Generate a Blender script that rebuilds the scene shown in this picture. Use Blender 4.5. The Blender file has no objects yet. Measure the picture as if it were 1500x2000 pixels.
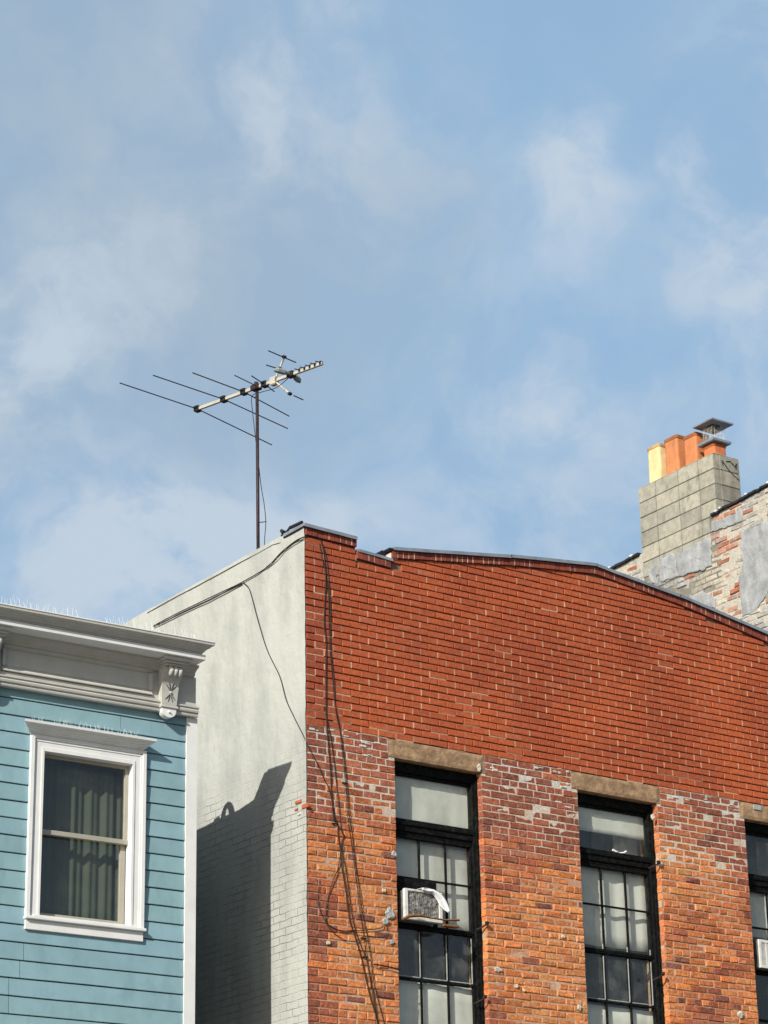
import bpy, math, random
from math import sin, cos, radians, pi, sqrt, atan2
from mathutils import Vector, noise as mnoise
rnd = random.Random(7)
scene = bpy.context.scene
col = scene.collection

# ------------------------------------------------------------------ camera
D, CZ = 18.8, 1.6                        # distance of the street fronts, eye height
YAW, PITCH, ROLL, FOC = 0.61656526, 0.373261962, -0.0200916244, 4953.84757
F = Vector((sin(YAW)*cos(PITCH), cos(YAW)*cos(PITCH), sin(PITCH)))
R0 = Vector((cos(YAW), -sin(YAW), 0)); U0 = R0.cross(F)
R = R0*cos(ROLL) + U0*sin(ROLL); U = R0*-sin(ROLL) + U0*cos(ROLL)
EYE = Vector((0, 0, CZ))
def ray(x, y): return F + R*((x-750)/FOC) - U*((y-1000)/FOC)
def onY(x, y, Y=D): d = ray(x, y); return EYE + d*(Y/d.y)
def onX(x, y, X): d = ray(x, y); return EYE + d*(X/d.x)
cd = bpy.data.cameras.new('camera'); cam = bpy.data.objects.new('camera', cd); col.objects.link(cam)
from mathutils import Matrix
cam.matrix_world = Matrix(((R.x, U.x, -F.x, EYE.x), (R.y, U.y, -F.y, EYE.y), (R.z, U.z, -F.z, EYE.z), (0, 0, 0, 1)))
cd.sensor_fit = 'HORIZONTAL'; cd.sensor_width = 36; cd.lens = FOC/1500*36
cd.clip_start = .1; cd.clip_end = 3000
scene.camera = cam

# ------------------------------------------------------------------ sun
SD = Vector((1.88, 1.0, -1.17)).normalized()         # the way the light travels
sl = bpy.data.lights.new('sun', 'SUN'); sl.energy = 4.75; sl.angle = radians(.5); sl.color = (1, .955, .87)
so = bpy.data.objects.new('sun', sl); col.objects.link(so)
so.rotation_euler = SD.to_track_quat('-Z', 'Y').to_euler(); so.location = (-20, -20, 30)

# ------------------------------------------------------------------ node helper
class NT:
    def __init__(s, nt): s.nt = nt; s.l = nt.links; nt.nodes.clear()
    def n(s, t, ins=None, **kw):
        nd = s.nt.nodes.new('ShaderNode'+t)
        for k, v in kw.items(): setattr(nd, k, v)
        if ins:
            for k, v in ins.items():
                sock = nd.inputs[k]
                if isinstance(v, bpy.types.NodeSocket): s.l.new(v, sock)
                else: sock.default_value = v
        return nd
    def math(s, op, a, b=0.0, clamp=False):
        return s.n('Math', {0: a, 1: b}, operation=op, use_clamp=clamp).outputs[0]
    def mix(s, f, a, b, mode='MIX'):
        nd = s.nt.nodes.new('ShaderNodeMix'); nd.data_type = 'RGBA'; nd.blend_type = mode
        for i, v in ((0, f), (6, a), (7, b)):
            if isinstance(v, bpy.types.NodeSocket): s.l.new(v, nd.inputs[i])
            else: nd.inputs[i].default_value = v if i == 0 else (tuple(v)+(1,))[:4]
        return nd.outputs[2]
    def noise(s, vec, scale, detail=4, rough=.55, dist=0):
        return s.n('TexNoise', {'Vector': vec, 'Scale': scale, 'Detail': detail, 'Roughness': rough, 'Distortion': dist}).outputs[0]
    def ramp(s, v, lo, hi, a=0.0, b=1.0):
        return s.n('MapRange', {0: v, 1: lo, 2: hi, 3: a, 4: b}, interpolation_type='SMOOTHSTEP').outputs[0]

# ------------------------------------------------------------------ sky
w = bpy.data.worlds.new('World'); scene.world = w; w.use_nodes = True
t = NT(w.node_tree)
sky = t.n('TexSky', sky_type='NISHITA', sun_disc=False)
sky.sun_elevation = math.asin(-SD.z); sky.sun_rotation = atan2(-SD.x, -SD.y); sky.air_density = 1.0; sky.dust_density = 1.2; sky.ozone_density = 1.6
tc = t.n('TexCoord').outputs['Generated']
base = t.mix(1.0, sky.outputs[0], (1.1, 1.05, .98), 'MULTIPLY')
warp = t.n('VectorMath', {0: tc, 1: t.n('VectorMath', {0: t.n('TexNoise', {'Vector': tc, 'Scale': 11.0, 'Detail': 6.0}).outputs[1], 3: .085}, operation='SCALE').outputs[0]}, operation='ADD').outputs[0]
# banks of thin cloud: direction, angular radius, weight
def blobs(lst):
    acc = None
    for x, y, rad, wt in lst:
        d = ray(x, y).normalized() + Vector((.0425, .0425, .0425))
        dist = t.n('VectorMath', {0: warp, 1: tuple(d)}, operation='DISTANCE').outputs['Value']
        v = t.math('MULTIPLY', t.ramp(dist, 0.0, rad/FOC, 1.0, 0.0), wt)
        acc = v if acc is None else t.math('ADD', acc, v)
    return acc
wide = blobs([(200, 330, 620, .26), (620, 140, 460, .34), (700, 480, 480, .28), (1110, 400, 210, .6), (1120, 280, 130, .25), (1330, 330, 130, .3), (1120, 900, 600, .26), (1480, 480, 300, .62), (1480, 90, 300, .26),
              (30, 740, 330, .46), (430, 1040, 330, .95), (230, 1130, 300, .3), (60, 740, 200, .35), (150, 1110, 420, .42), (700, 1000, 170, .45), (1105, 730, 110, .42), (1180, 800, 110, .22), (1010, 975, 120, .22),
              (770, 700, 130, .2), (200, 560, 260, .2), (1500, 790, 260, .3), (1000, 1050, 500, .14), (-700, 700, 900, .5), (2300, 600, 800, .45)])
n1 = t.noise(warp, 16.0, 7, .55); n2 = t.noise(warp, 42.0, 5, .55)
nn = t.math('ADD', t.math('MULTIPLY', n1, .66), t.math('MULTIPLY', n2, .34))
tex = t.ramp(nn, .32, .66, .25, 1.8)
dens = t.math('MULTIPLY', t.math('ADD', wide, .10), tex)
cover = t.ramp(dens, .0, 1.05, 0.04, 0.86)
grey = blobs([(60, 120, 480, 1.0), (160, 0, 400, .7), (650, 560, 420, .55), (40, 880, 250, .5), (450, 640, 360, .45), (850, 330, 260, .3), (760, 250, 350, .3)])
grey = t.math('MULTIPLY', grey, t.ramp(t.noise(warp, 11.0, 4, .5), .3, .7, .5, 1.2), True)
ccol = t.mix(grey, (5.04, 5.82, 6.67), (3.48, 4.40, 5.32))
vdist = t.n('VectorMath', {0: tc, 1: tuple(ray(750, 700).normalized())}, operation='DISTANCE').outputs['Value']
veil = t.math('MULTIPLY', t.ramp(vdist, .15, .95, .84, 0.0), t.ramp(t.noise(warp, 6.0, 3, .5), .25, .75, .9, 1.06), True)
base = t.mix(veil, base, (2.77, 4.47, 6.53))            # thin high haze on this side of the sky
bank = t.math('MULTIPLY', blobs([(150, 150, 850, .75), (560, 600, 560, .6), (60, 760, 520, .5)]), t.ramp(nn, .3, .7, .75, 1.2), True)
base = t.mix(bank, base, (3.15, 4.1, 5.1))            # broad grey bank on the left
skyc = t.mix(cover, base, ccol)
bg = t.n('Background', {'Color': skyc, 'Strength': .092})
t.l.new(bg.outputs[0], t.n('OutputWorld').inputs[0])
scene.view_settings.view_transform = 'Standard'; scene.view_settings.look = 'None'
scene.view_settings.exposure = .3; scene.view_settings.gamma = 1

# ------------------------------------------------------------------ mesh and naming helpers
class MB:
    def __init__(s): s.v = []; s.f = []; s.c = []; s.m = []; s.smooth = False
    def face(s, idx, c=(1, 1, 1), m=0): s.f.append(idx); s.c.append(c); s.m.append(m)
    def box(s, a, b, c=(1, 1, 1), m=0, fr=None, bev=0.0):
        x0, y0, z0 = a; x1, y1, z1 = b
        if bev:
            pts = []; n = len(s.v)
            for zi, (z, k) in enumerate(((z0, bev), (z0+bev, 0), (z1-bev, 0), (z1, bev))):
                pts += [(x0+k, y0+k, z), (x1-k, y0+k, z), (x1-k, y1-k, z), (x0+k, y1-k, z)]
            s.v += [fr(p) if fr else p for p in pts]
            for r in range(3):
                for i in range(4): s.face((n+r*4+i, n+r*4+(i+1) % 4, n+r*4+4+(i+1) % 4, n+r*4+4+i), c, m)
            s.face((n+3, n+2, n+1, n), c, m); s.face((n+12, n+13, n+14, n+15), c, m); return
        P = [(x0, y0, z0), (x1, y0, z0), (x1, y1, z0), (x0, y1, z0), (x0, y0, z1), (x1, y0, z1), (x1, y1, z1), (x0, y1, z1)]
        s.hexa(P, c, m, fr)
    def hexa(s, P, c=(1, 1, 1), m=0, fr=None):
        n = len(s.v); s.v += [tuple(fr(p)) if fr else tuple(p) for p in P]
        for q in ((0, 3, 2, 1), (4, 5, 6, 7), (0, 1, 5, 4), (1, 2, 6, 5), (2, 3, 7, 6), (3, 0, 4, 7)): s.face(tuple(n+i for i in q), c, m)
    def prism(s, prof, ax, a, b, c=(1, 1, 1), m=0, fr=None, ea=0.0, eb=0.0):
        """profile of (p, q) extruded along ax between a and b; ea/eb: how far each end moves out per unit of p (mitre)"""
        n = len(s.v); k = len(prof)
        for t_, e in ((a, -ea), (b, eb)):
            for p, q in prof:
                tt = t_ + e*p
                P = {'x': (tt, -p, q), 'y': (p, tt, q), 'z': (p, q, tt)}[ax]
                s.v.append(tuple(fr(P)) if fr else P)
        for i in range(k):
            j = (i+1) % k; s.face((n+i, n+j, n+k+j, n+k+i), c, m)
        s.face(tuple(n+i for i in range(k-1, -1, -1)), c, m); s.face(tuple(n+k+i for i in range(k)), c, m)
    def tube(s, pts, r, seg=6, c=(1, 1, 1), m=0):
        pts = [Vector(p) for p in pts]; n = len(s.v); K = len(pts)
        rr = r if isinstance(r, (list, tuple)) else [r]*K
        up = None
        for i, p in enumerate(pts):
            d = (pts[min(i+1, K-1)]-pts[max(i-1, 0)]).normalized()
            if up is None: up = Vector((0, 0, 1)) if abs(d.z) < .9 else Vector((1, 0, 0))
            a = d.cross(up).normalized(); b = a.cross(d).normalized(); up = b
            for j in range(seg):
                th = 2*pi*j/seg; s.v.append(tuple(p+(a*cos(th)+b*sin(th))*rr[i]))
        for i in range(K-1):
            for j in range(seg):
                s.face((n+i*seg+j, n+i*seg+(j+1) % seg, n+(i+1)*seg+(j+1) % seg, n+(i+1)*seg+j), c, m)
        s.face(tuple(n+j for j in range(seg-1, -1, -1)), c, m); s.face(tuple(n+(K-1)*seg+j for j in range(seg)), c, m)
    def grid(s, nu, nv, fn, c=(1, 1, 1), m=0, cf=None):
        n = len(s.v)
        for j in range(nv+1):
            for i in range(nu+1): s.v.append(tuple(fn(i/nu, j/nv)))
        for j in range(nv):
            for i in range(nu):
                a = n+j*(nu+1)+i; s.face((a, a+1, a+nu+2, a+nu+1), cf((i+.5)/nu, (j+.5)/nv) if cf else c, m)
    def build(s, name, mats, parent=None, smooth=False, solid=0.0):
        me = bpy.data.meshes.new(name); me.from_pydata([tuple(v) for v in s.v], [], s.f); me.update()
        if not isinstance(mats, (list, tuple)): mats = [mats]
        for m_ in mats: me.materials.append(m_)
        me.polygons.foreach_set('material_index', s.m)
        ca = me.color_attributes.new('Col', 'FLOAT_COLOR', 'CORNER'); arr = []
        for p, c in zip(me.polygons, s.c):
            for _ in range(p.loop_total): arr += [c[0], c[1], c[2], 1.0]
        ca.data.foreach_set('color', arr)
        if smooth: me.polygons.foreach_set('use_smooth', [True]*len(me.polygons))
        o = bpy.data.objects.new(name, me); col.objects.link(o)
        if parent:
            o.parent = parent; o.matrix_parent_inverse = Matrix.Translation(-world_loc(parent))
        if solid:
            md = o.modifiers.new('thickness', 'SOLIDIFY'); md.thickness = solid; md.offset = 0
        return o
def world_loc(o):
    v = Vector(o.location)
    if o.parent: v = Vector((0, 0, 0)) if o.type == 'MESH' else v
    return v
def tag(o, label=None, cat=None, group=None, kind=None):
    for k, v in (('label', label), ('category', cat), ('group', group), ('kind', kind)):
        if v: o[k] = v
    return o
def thing(name, loc, label, cat, group=None):
    o = bpy.data.objects.new(name, None); col.objects.link(o); o.location = loc; o.empty_display_size = .2
    return tag(o, label, cat, group)

# ------------------------------------------------------------------ materials
def mat(name, color=(.5, .5, .5), rough=.8, vcol=False, var=0.0, vscale=8.0, bump=0.0, bscale=60.0, metal=0.0, spec=.3, dirt=None, dirt_amt=0.0, dirt_scale=3.0, stretch=1.0):
    m = bpy.data.materials.new(name); m.use_nodes = True; t = NT(m.node_tree)
    tc = t.n('TexCoord').outputs['Object']
    if vcol: c = t.n('VertexColor', layer_name='Col').outputs[0]; c = t.mix(1.0, c, color, 'MULTIPLY')
    else: c = t.n('RGB'); c.outputs[0].default_value = (*color, 1); c = c.outputs[0]
    if var:
        v = t.ramp(t.noise(tc, vscale, 5, .6), .3, .7, 1-var, 1+var)
        c = t.n('VectorMath', {0: c, 3: v}, operation='SCALE').outputs[0]
    if dirt:
        mp = t.n('Mapping', {'Vector': tc, 'Scale': (1, 1, stretch)}).outputs[0]
        dm = t.ramp(t.noise(mp, dirt_scale, 6, .62), .48, .68, 0, dirt_amt)
        c = t.mix(dm, c, dirt)
    ins = {'Base Color': c, 'Roughness': rough, 'Metallic': metal, 'Specular IOR Level': spec}
    if bump:
        h = t.noise(tc, bscale, 5, .65)
        ins['Normal'] = t.n('Bump', {'Height': h, 'Strength': 1.0, 'Distance': bump}).outputs[0]
    b = t.n('BsdfPrincipled', ins); t.l.new(b.outputs[0], t.n('OutputMaterial').inputs[0])
    return m
M = {}
M['brick'] = mat('brick', (1, 1, 1), .9, vcol=True, var=.2, vscale=30, bump=.003, bscale=110, dirt=(.2, .05, .028), dirt_amt=.25, dirt_scale=1.7, stretch=.7)
M['oldbrick'] = mat('old_brick', (1, 1, 1), .93, vcol=True, var=.32, vscale=38, bump=.009, bscale=55, dirt=(.42, .3, .22), dirt_amt=.3, dirt_scale=16)
M['mortar'] = mat('mortar', (1, 1, 1), .95, vcol=True, var=.2, vscale=45, bump=.003, bscale=110)
M['blue'] = mat('blue_paint', (.205, .335, .375), .62, vcol=True, var=.05, vscale=5, bump=.0007, bscale=40, dirt=(.15, .25, .285), dirt_amt=.45, dirt_scale=6.0, stretch=.4)
M['white'] = mat('white_paint', (.66, .665, .65), .5, var=.035, vscale=6, bump=.0004, bscale=90, dirt=(.55, .54, .49), dirt_amt=.28, dirt_scale=5)
M['cream'] = mat('shaded_trim_paint', (.45, .445, .41), .6, var=.06, vscale=7, bump=.0006, bscale=70, dirt=(.4, .38, .32), dirt_amt=.3, dirt_scale=6)  # same paint as the white lip; this copy has shade put into its colour
M['beige'] = mat('beige_sash_paint', (.33, .31, .26), .5, var=.05)
M['stone'] = mat('brownstone', (.31, .20, .115), .92, var=.3, vscale=13, bump=.006, bscale=50, dirt=(.17, .105, .06), dirt_amt=.6, dirt_scale=9)
M['black'] = mat('black_paint', (.006, .0065, .0065), .7, var=.4, vscale=25, bump=.003, bscale=70, dirt=(.05, .05, .045), dirt_amt=.25, dirt_scale=24, spec=.06)
M['metal'] = mat('grey_sheet_metal', (.34, .37, .41), .42, var=.14, vscale=6, metal=.55, bump=.002, bscale=14, dirt=(.2, .2, .19), dirt_amt=.5, dirt_scale=4)
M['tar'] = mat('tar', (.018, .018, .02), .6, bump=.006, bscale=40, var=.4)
M['cable'] = mat('cable_rubber', (.02, .014, .012), .6)
M['rust'] = mat('rusty_steel', (.038, .022, .023), .6, var=.3, vscale=30, metal=.3)
M['alu'] = mat('weathered_aluminium', (.5, .46, .38), .45, metal=.25, var=.1)
M['darkplastic'] = mat('dark_plastic', (.018, .018, .02), .5)
M['greyplastic'] = mat('grey_plastic', (.22, .26, .26), .5)
M['spike'] = mat('clear_plastic_spike', (.55, .6, .6), .35)
_t = M['spike'].node_tree; _o = [n for n in _t.nodes if n.type == 'OUTPUT_MATERIAL'][0]; _b = [n for n in _t.nodes if n.type == 'BSDF_PRINCIPLED'][0]
_m = _t.nodes.new('ShaderNodeMixShader'); _tr = _t.nodes.new('ShaderNodeBsdfTransparent'); _m.inputs[0].default_value = .45
_t.links.new(_b.outputs[0], _m.inputs[1]); _t.links.new(_tr.outputs[0], _m.inputs[2]); _t.links.new(_m.outputs[0], _o.inputs[0])
M['clay'] = mat('clay_flue', (1, 1, 1), .75, vcol=True, var=.12, vscale=9, bump=.001, bscale=60, dirt=(.2, .11, .06), dirt_amt=.5, dirt_scale=6, stretch=.5)
M['concrete'] = mat('concrete_block', (1, 1, 1), .95, vcol=True, var=.16, vscale=14, bump=.004, bscale=90, dirt=(.13, .125, .1), dirt_amt=.55, dirt_scale=5, stretch=.45)
M['roof'] = mat('roofing_felt', (.08, .08, .08), .9, bump=.003, var=.2)
M['lime'] = mat('lime_plaster', (.5, .45, .37), .95, var=.2, vscale=20, bump=.006, bscale=40)
M['curtain'] = mat('curtain_cloth', (.055, .068, .046), .9, var=.08, vscale=3)
M['blind'] = mat('white_blind', (.66, .655, .59), .9, var=.07, vscale=3.5, dirt=(.42, .41, .33), dirt_amt=.6, dirt_scale=2.8, stretch=.35)
M['whiteplastic'] = mat('white_enamel', (.62, .62, .585), .4, dirt=(.3, .26, .2), dirt_amt=.5, dirt_scale=11)
M['darkcase'] = mat('dull_steel_case', (.12, .125, .12), .6, var=.3, vscale=9)
M['coil'] = mat('condenser_fins', (.16, .155, .14), .6, var=.6, vscale=38, metal=.3, bump=.006, bscale=60, dirt=(.5, .5, .48), dirt_amt=.5, dirt_scale=28)
M['cloth'] = mat('white_cloth', (.72, .72, .74), .9, bump=.002, bscale=30)
M['wood'] = mat('old_wood', (.2, .085, .03), .8, var=.35, vscale=18, bump=.002)
M['plaster'] = mat('grey_plaster', (.33, .35, .34), .95, var=.16, vscale=12, bump=.008, bscale=26)
M['asphalt'] = mat('asphalt', (.05, .05, .052), .9, bump=.004, bscale=90, var=.15)
M['paving'] = mat('paving', (.3, .29, .27), .9, bump=.002, bscale=50, var=.12)
M['line'] = mat('road_paint', (.7, .68, .6), .7, var=.1)
M['wash'] = mat('whitewashed_rubble', (1, 1, 1), .95, vcol=True, var=.2, vscale=17, bump=.012, bscale=38, dirt=(.3, .315, .34), dirt_amt=.6, dirt_scale=4.5)
M['stucco_grey'] = mat('grey_cement_render', (.27, .28, .29), .95, var=.2, vscale=7, bump=.008, bscale=24, dirt=(.42, .42, .4), dirt_amt=.6, dirt_scale=8, stretch=.3)

def glass(name, dust):
    m = bpy.data.materials.new(name); m.use_nodes = True; m.use_transparent_shadow = True; t = NT(m.node_tree)
    tc = t.n('TexCoord').outputs['Object']
    ge = t.n('NewGeometry'); dt = t.math('ABSOLUTE', t.n('VectorMath', {0: ge.outputs['Incoming'], 1: ge.outputs['Normal']}, operation='DOT_PRODUCT').outputs['Value'])
    fr = t.math('ADD', .045, t.math('MULTIPLY', t.math('POWER', t.math('SUBTRACT', 1.0, dt), 5.0), .95))   # same from both sides of the pane
    bmp = t.n('Bump', {'Height': t.noise(tc, 2.5, 2, .5), 'Distance': .006, 'Strength': .5}).outputs[0]
    tr = t.n('BsdfTransparent', {'Color': (.90, .92, .90, 1)}); gl = t.n('BsdfGlossy', {'Color': (1, 1, 1, 1), 'Roughness': .04, 'Normal': bmp})
    a = t.n('MixShader', {0: t.math('MULTIPLY', fr, 1.5, True), 1: tr.outputs[0], 2: gl.outputs[0]})
    df = t.n('BsdfDiffuse', {'Color': (.42, .43, .38, 1)})
    d = t.ramp(t.noise(tc, 5.0, 6, .65), .42, .72, dust*.35, dust*1.6)
    o = t.n('MixShader', {0: d, 1: a.outputs[0], 2: df.outputs[0]})
    t.l.new(o.outputs[0], t.n('OutputMaterial').inputs[0]); return m
M['glass'] = glass('window_glass', .02); M['dirtyglass'] = glass('dirty_window_glass', .1)

def white_wall_mat():
    m = bpy.data.materials.new('painted_side_wall'); m.use_nodes = True; t = NT(m.node_tree)
    tc = t.n('TexCoord').outputs['Object']
    sep = t.n('SeparateXYZ', {0: tc})
    low = t.ramp(t.math('ADD', sep.outputs[2], t.math('MULTIPLY', t.noise(tc, 1.3, 4, .6), 1.0)), 8.05, 8.75, 1, 0)   # painted brick below, smooth render above
    yz = t.n('CombineXYZ', {0: sep.outputs[1], 1: sep.outputs[2], 2: 0.0}).outputs[0]
    wv = t.n('VectorMath', {0: yz, 1: t.n('VectorMath', {0: t.n('TexNoise', {'Vector': tc, 'Scale': 7.0, 'Detail': 3.0}).outputs[1], 3: .03}, operation='SCALE').outputs[0]}, operation='ADD').outputs[0]
    br = t.n('TexBrick', {'Vector': wv, 'Scale': 1.0, 'Mortar Size': .006, 'Mortar Smooth': .8, 'Brick Width': .205, 'Row Height': .0685})
    br.offset = .5
    rough = t.noise(tc, 16, 6, .65); fine = t.noise(tc, 150, 3, .6)
    patch = t.ramp(t.noise(tc, 2.2, 3, .5), .4, .6, .25, 1)
    h = t.math('ADD', t.math('MULTIPLY', t.math('MULTIPLY', t.math('MULTIPLY', br.outputs['Fac'], -.010), low), patch), t.math('ADD', t.math('MULTIPLY', rough, .007), t.math('MULTIPLY', fine, .0012)))
    nrm = t.n('Bump', {'Height': h, 'Strength': 1.0, 'Distance': 1.0}).outputs[0]
    mp = t.n('Mapping', {'Vector': tc, 'Scale': (1, 1, .28)}).outputs[0]
    c = t.mix(t.ramp(t.noise(mp, 2.6, 6, .6), .38, .66), (.415, .425, .39), (.33, .342, .315))
    c = t.mix(t.ramp(t.noise(tc, 1.1, 4, .6), .45, .7, 0, .6), c, (.455, .465, .43))
    c = t.mix(t.ramp(t.noise(mp, 9, 5, .7), .6, .74, 0, .35), c, (.3, .3, .27))
    b = t.n('BsdfPrincipled', {'Base Color': c, 'Roughness': .85, 'Normal': nrm, 'Specular IOR Level': .25})
    t.l.new(b.outputs[0], t.n('OutputMaterial').inputs[0]); return m
M['side'] = white_wall_mat()

# ------------------------------------------------------------------ ground
def slab(name, x0, y0, x1, y1, z0, z1, m, kind='structure'):
    b = MB(); b.box((x0, y0, z0), (x1, y1, z1)); o = b.build(name, m); tag(o, kind=kind); return o
b = MB(); b.grid(2, 2, lambda u, v: (-1200+2400*u, -1200+2400*v, -.16)); tag(b.build('ground', M['asphalt']), kind='structure')
b = MB(); b.grid(2, 2, lambda u, v: (-300+600*u, 3+11.5*v, -.15)); tag(b.build('road', M['asphalt']), kind='structure')
slab('pavement', -300, 14.5, 300, 18.75, -.14, 0, M['paving']); slab('pavement', -300, -3, 300, 3, -.14, 0, M['paving'])
slab('kerb', -300, 14.3, 300, 14.5, -.14, .01, M['paving']); slab('kerb', -300, 3, 300, 3.2, -.14, .01, M['paving'])
b = MB(); b.box((-300, 8.7, -.148), (300, 8.82, -.144)); tag(b.build('road_marking', M['line']), kind='structure')

# ================================================================== BRICK BUILDING
XL, XR = 12.40, 19.85
BB = thing('brick_building', (XL, D, 0), 'red and orange brick building with gabled parapet, white side wall and tall black windows', 'building')
OPEN = [(13.39, 14.41), (15.60, 16.63), (17.82, 18.85)]
ZT, ZB = 8.152, 5.15          # openings
LIN = [(13.315, 14.452), (15.53, 16.672), (17.76, 18.90)]
JOIN = 8.335
CH = .0685
TOP = [(12.40, 10.275), (12.985, 10.262), (12.986, 10.15), (13.40, 10.125), (13.401, 10.235), (14.95, 10.455), (15.97, 10.565), (17.14, 10.435), (18.36, 10.235), (19.86, 9.96)]
def prof(x):
    for (a, za), (b_, zb) in zip(TOP, TOP[1:]):
        if x <= b_: return za+(zb-za)*(x-a)/(b_-a)
    return TOP[-1][1]
RL = .075                      # height of the projecting course under the coping
def fbm(x, y, z=0.0, s=1.0): return mnoise.fractal(Vector((x*s, y*s, z)), 1.0, 2.0, 4)
def lerp(a, b_, k): return tuple(p+(q-p)*k for p, q in zip(a, b_))
def clampc(c): return tuple(max(.004, min(.9, v)) for v in c)

def brick(mb, x0, x1, z0, z1, z1b, c, e, back, y=D, bev=.004, jit=.0015, m=0, fr=None):
    """one brick with an eased, slightly uneven face; z1b is the height of its right top corner"""
    j = lambda: rnd.uniform(-jit, jit)
    yf = y-e
    o = [(x0+j(), z0+j()), (x1+j(), z0+j()), (x1+j(), z1b+j()), (x0+j(), z1+j())]
    cx, cz = (x0+x1)/2, (z0+z1)/2
    n = len(mb.v); f = fr or (lambda p: p)
    for px, pz in o:
        sx = bev if px < cx else -bev; sz = bev if pz < cz else -bev
        mb.v.append(tuple(f((px+sx, yf+j()*.8, pz+sz))))
    for px, pz in o: mb.v.append(tuple(f((px, yf+bev*.8, pz))))
    for px, pz in o: mb.v.append(tuple(f((px, back, pz))))
    mb.face((n, n+1, n+2, n+3), c, m)
    for i in range(4):
        k = (i+1) % 4
        mb.face((n+4+i, n+4+k, n+k, n+i), c, m); mb.face((n+8+i, n+8+k, n+4+k, n+4+i), c, m)

# --- upper newer brickwork
up = MB(); nrow = 0
Z = JOIN
NEWM = (.22, .13, .085)
while Z < 10.6:
    x = XL - (.1016 if nrow % 2 else 0.0) + rnd.uniform(-.004, .004)
    z0, z1 = Z+.0055, Z+CH-.0055
    while x < XR:
        L = .2032+rnd.uniform(-.002, .002); a, b_ = max(x, XL)+.0045, min(x+L, XR)-.0045; x += L
        if b_-a < .03: continue
        xm = (a+b_)/2
        if a < 12.986 < b_ and z1 > 10.02:                      # step in the parapet
            b_ = 12.98
            if b_-a < .03: continue
        ta, tb = min(z1, prof(a+.003)-RL-.004), min(z1, prof(b_-.003)-RL-.004)
        if min(ta, tb) < z0+.012: continue
        k = fbm(xm, z0, 3.1, 1.1)*.5 + rnd.gauss(0, .09)
        c = lerp((.43, .10, .036), (.30, .066, .028), max(0, min(1, .45+k*1.25)))
        if xm < 12.75: c = lerp(c, (.2, .045, .03), .35)        # sootier near the corner
        if rnd.random() < .02: c = lerp(c, (.42, .16, .09), .3)
        e = rnd.gauss(0, .0009)
        wv = .0025*fbm(xm, z0*4, 9.0, 1.5)
        brick(up, a, b_, z0+wv, ta+wv, tb+wv, clampc(c), e, D+.03)
        # head joint: sometimes flush and pale, sometimes raked and dark
        if rnd.random() < .70-.25*max(0, min(1, (z0-9.3))) + .5*fbm(xm*.8, z0*.9, 6.6) and b_+.009 < XR and tb == z1:
            g = rnd.uniform(.0005, .003); cc = lerp((.60, .43, .29), (.27, .14, .09), rnd.random()**.8)
            up.box((b_-.001, D+g, z0-.001), (b_+.0095, D+.02, z1+.001), cc, 1)
        if rnd.random() < -.03+.42*max(0, 1-(xm-XL)/.8)+.3*max(0, 1-(z0-JOIN)/.45)+.2*fbm(xm, z0, 8.8):   # bed joint still full
            up.box((a-.003, D+rnd.uniform(.001, .004), z0-.0105), (b_+.003, D+.02, z0+.001), lerp((.50, .34, .22), (.25, .12, .08), rnd.random()), 1)
    Z += CH; nrow += 1
# mortar behind: polygon following the parapet, its top covered by the coping
pts = [(XL+.006, JOIN)] + [(x, z-RL) for x, z in TOP[:-1]] + [(XR-.004, prof(XR)-RL), (XR-.004, JOIN)]
def upoly(mb, poly, y0, y1, c, m):
    n = len(mb.v); k = len(poly)
    for y in (y0, y1):
        for x, z in poly: mb.v.append((x, y, z))
    mb.face(tuple(n+i for i in range(k)), c, m); mb.face(tuple(n+k+i for i in range(k-1, -1, -1)), c, m)
    for i in range(k): j = (i+1) % k; mb.face((n+j, n+i, n+k+i, n+k+j), c, m)
pts[1] = (XL+.006, TOP[0][1]-RL)
upoly(up, pts, D+.019, D+.30, NEWM, 1)
o = up.build('upper_wall', [M['brick'], M['mortar']], BB); tag(o, 'newer plain red brickwork above the windows')

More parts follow.
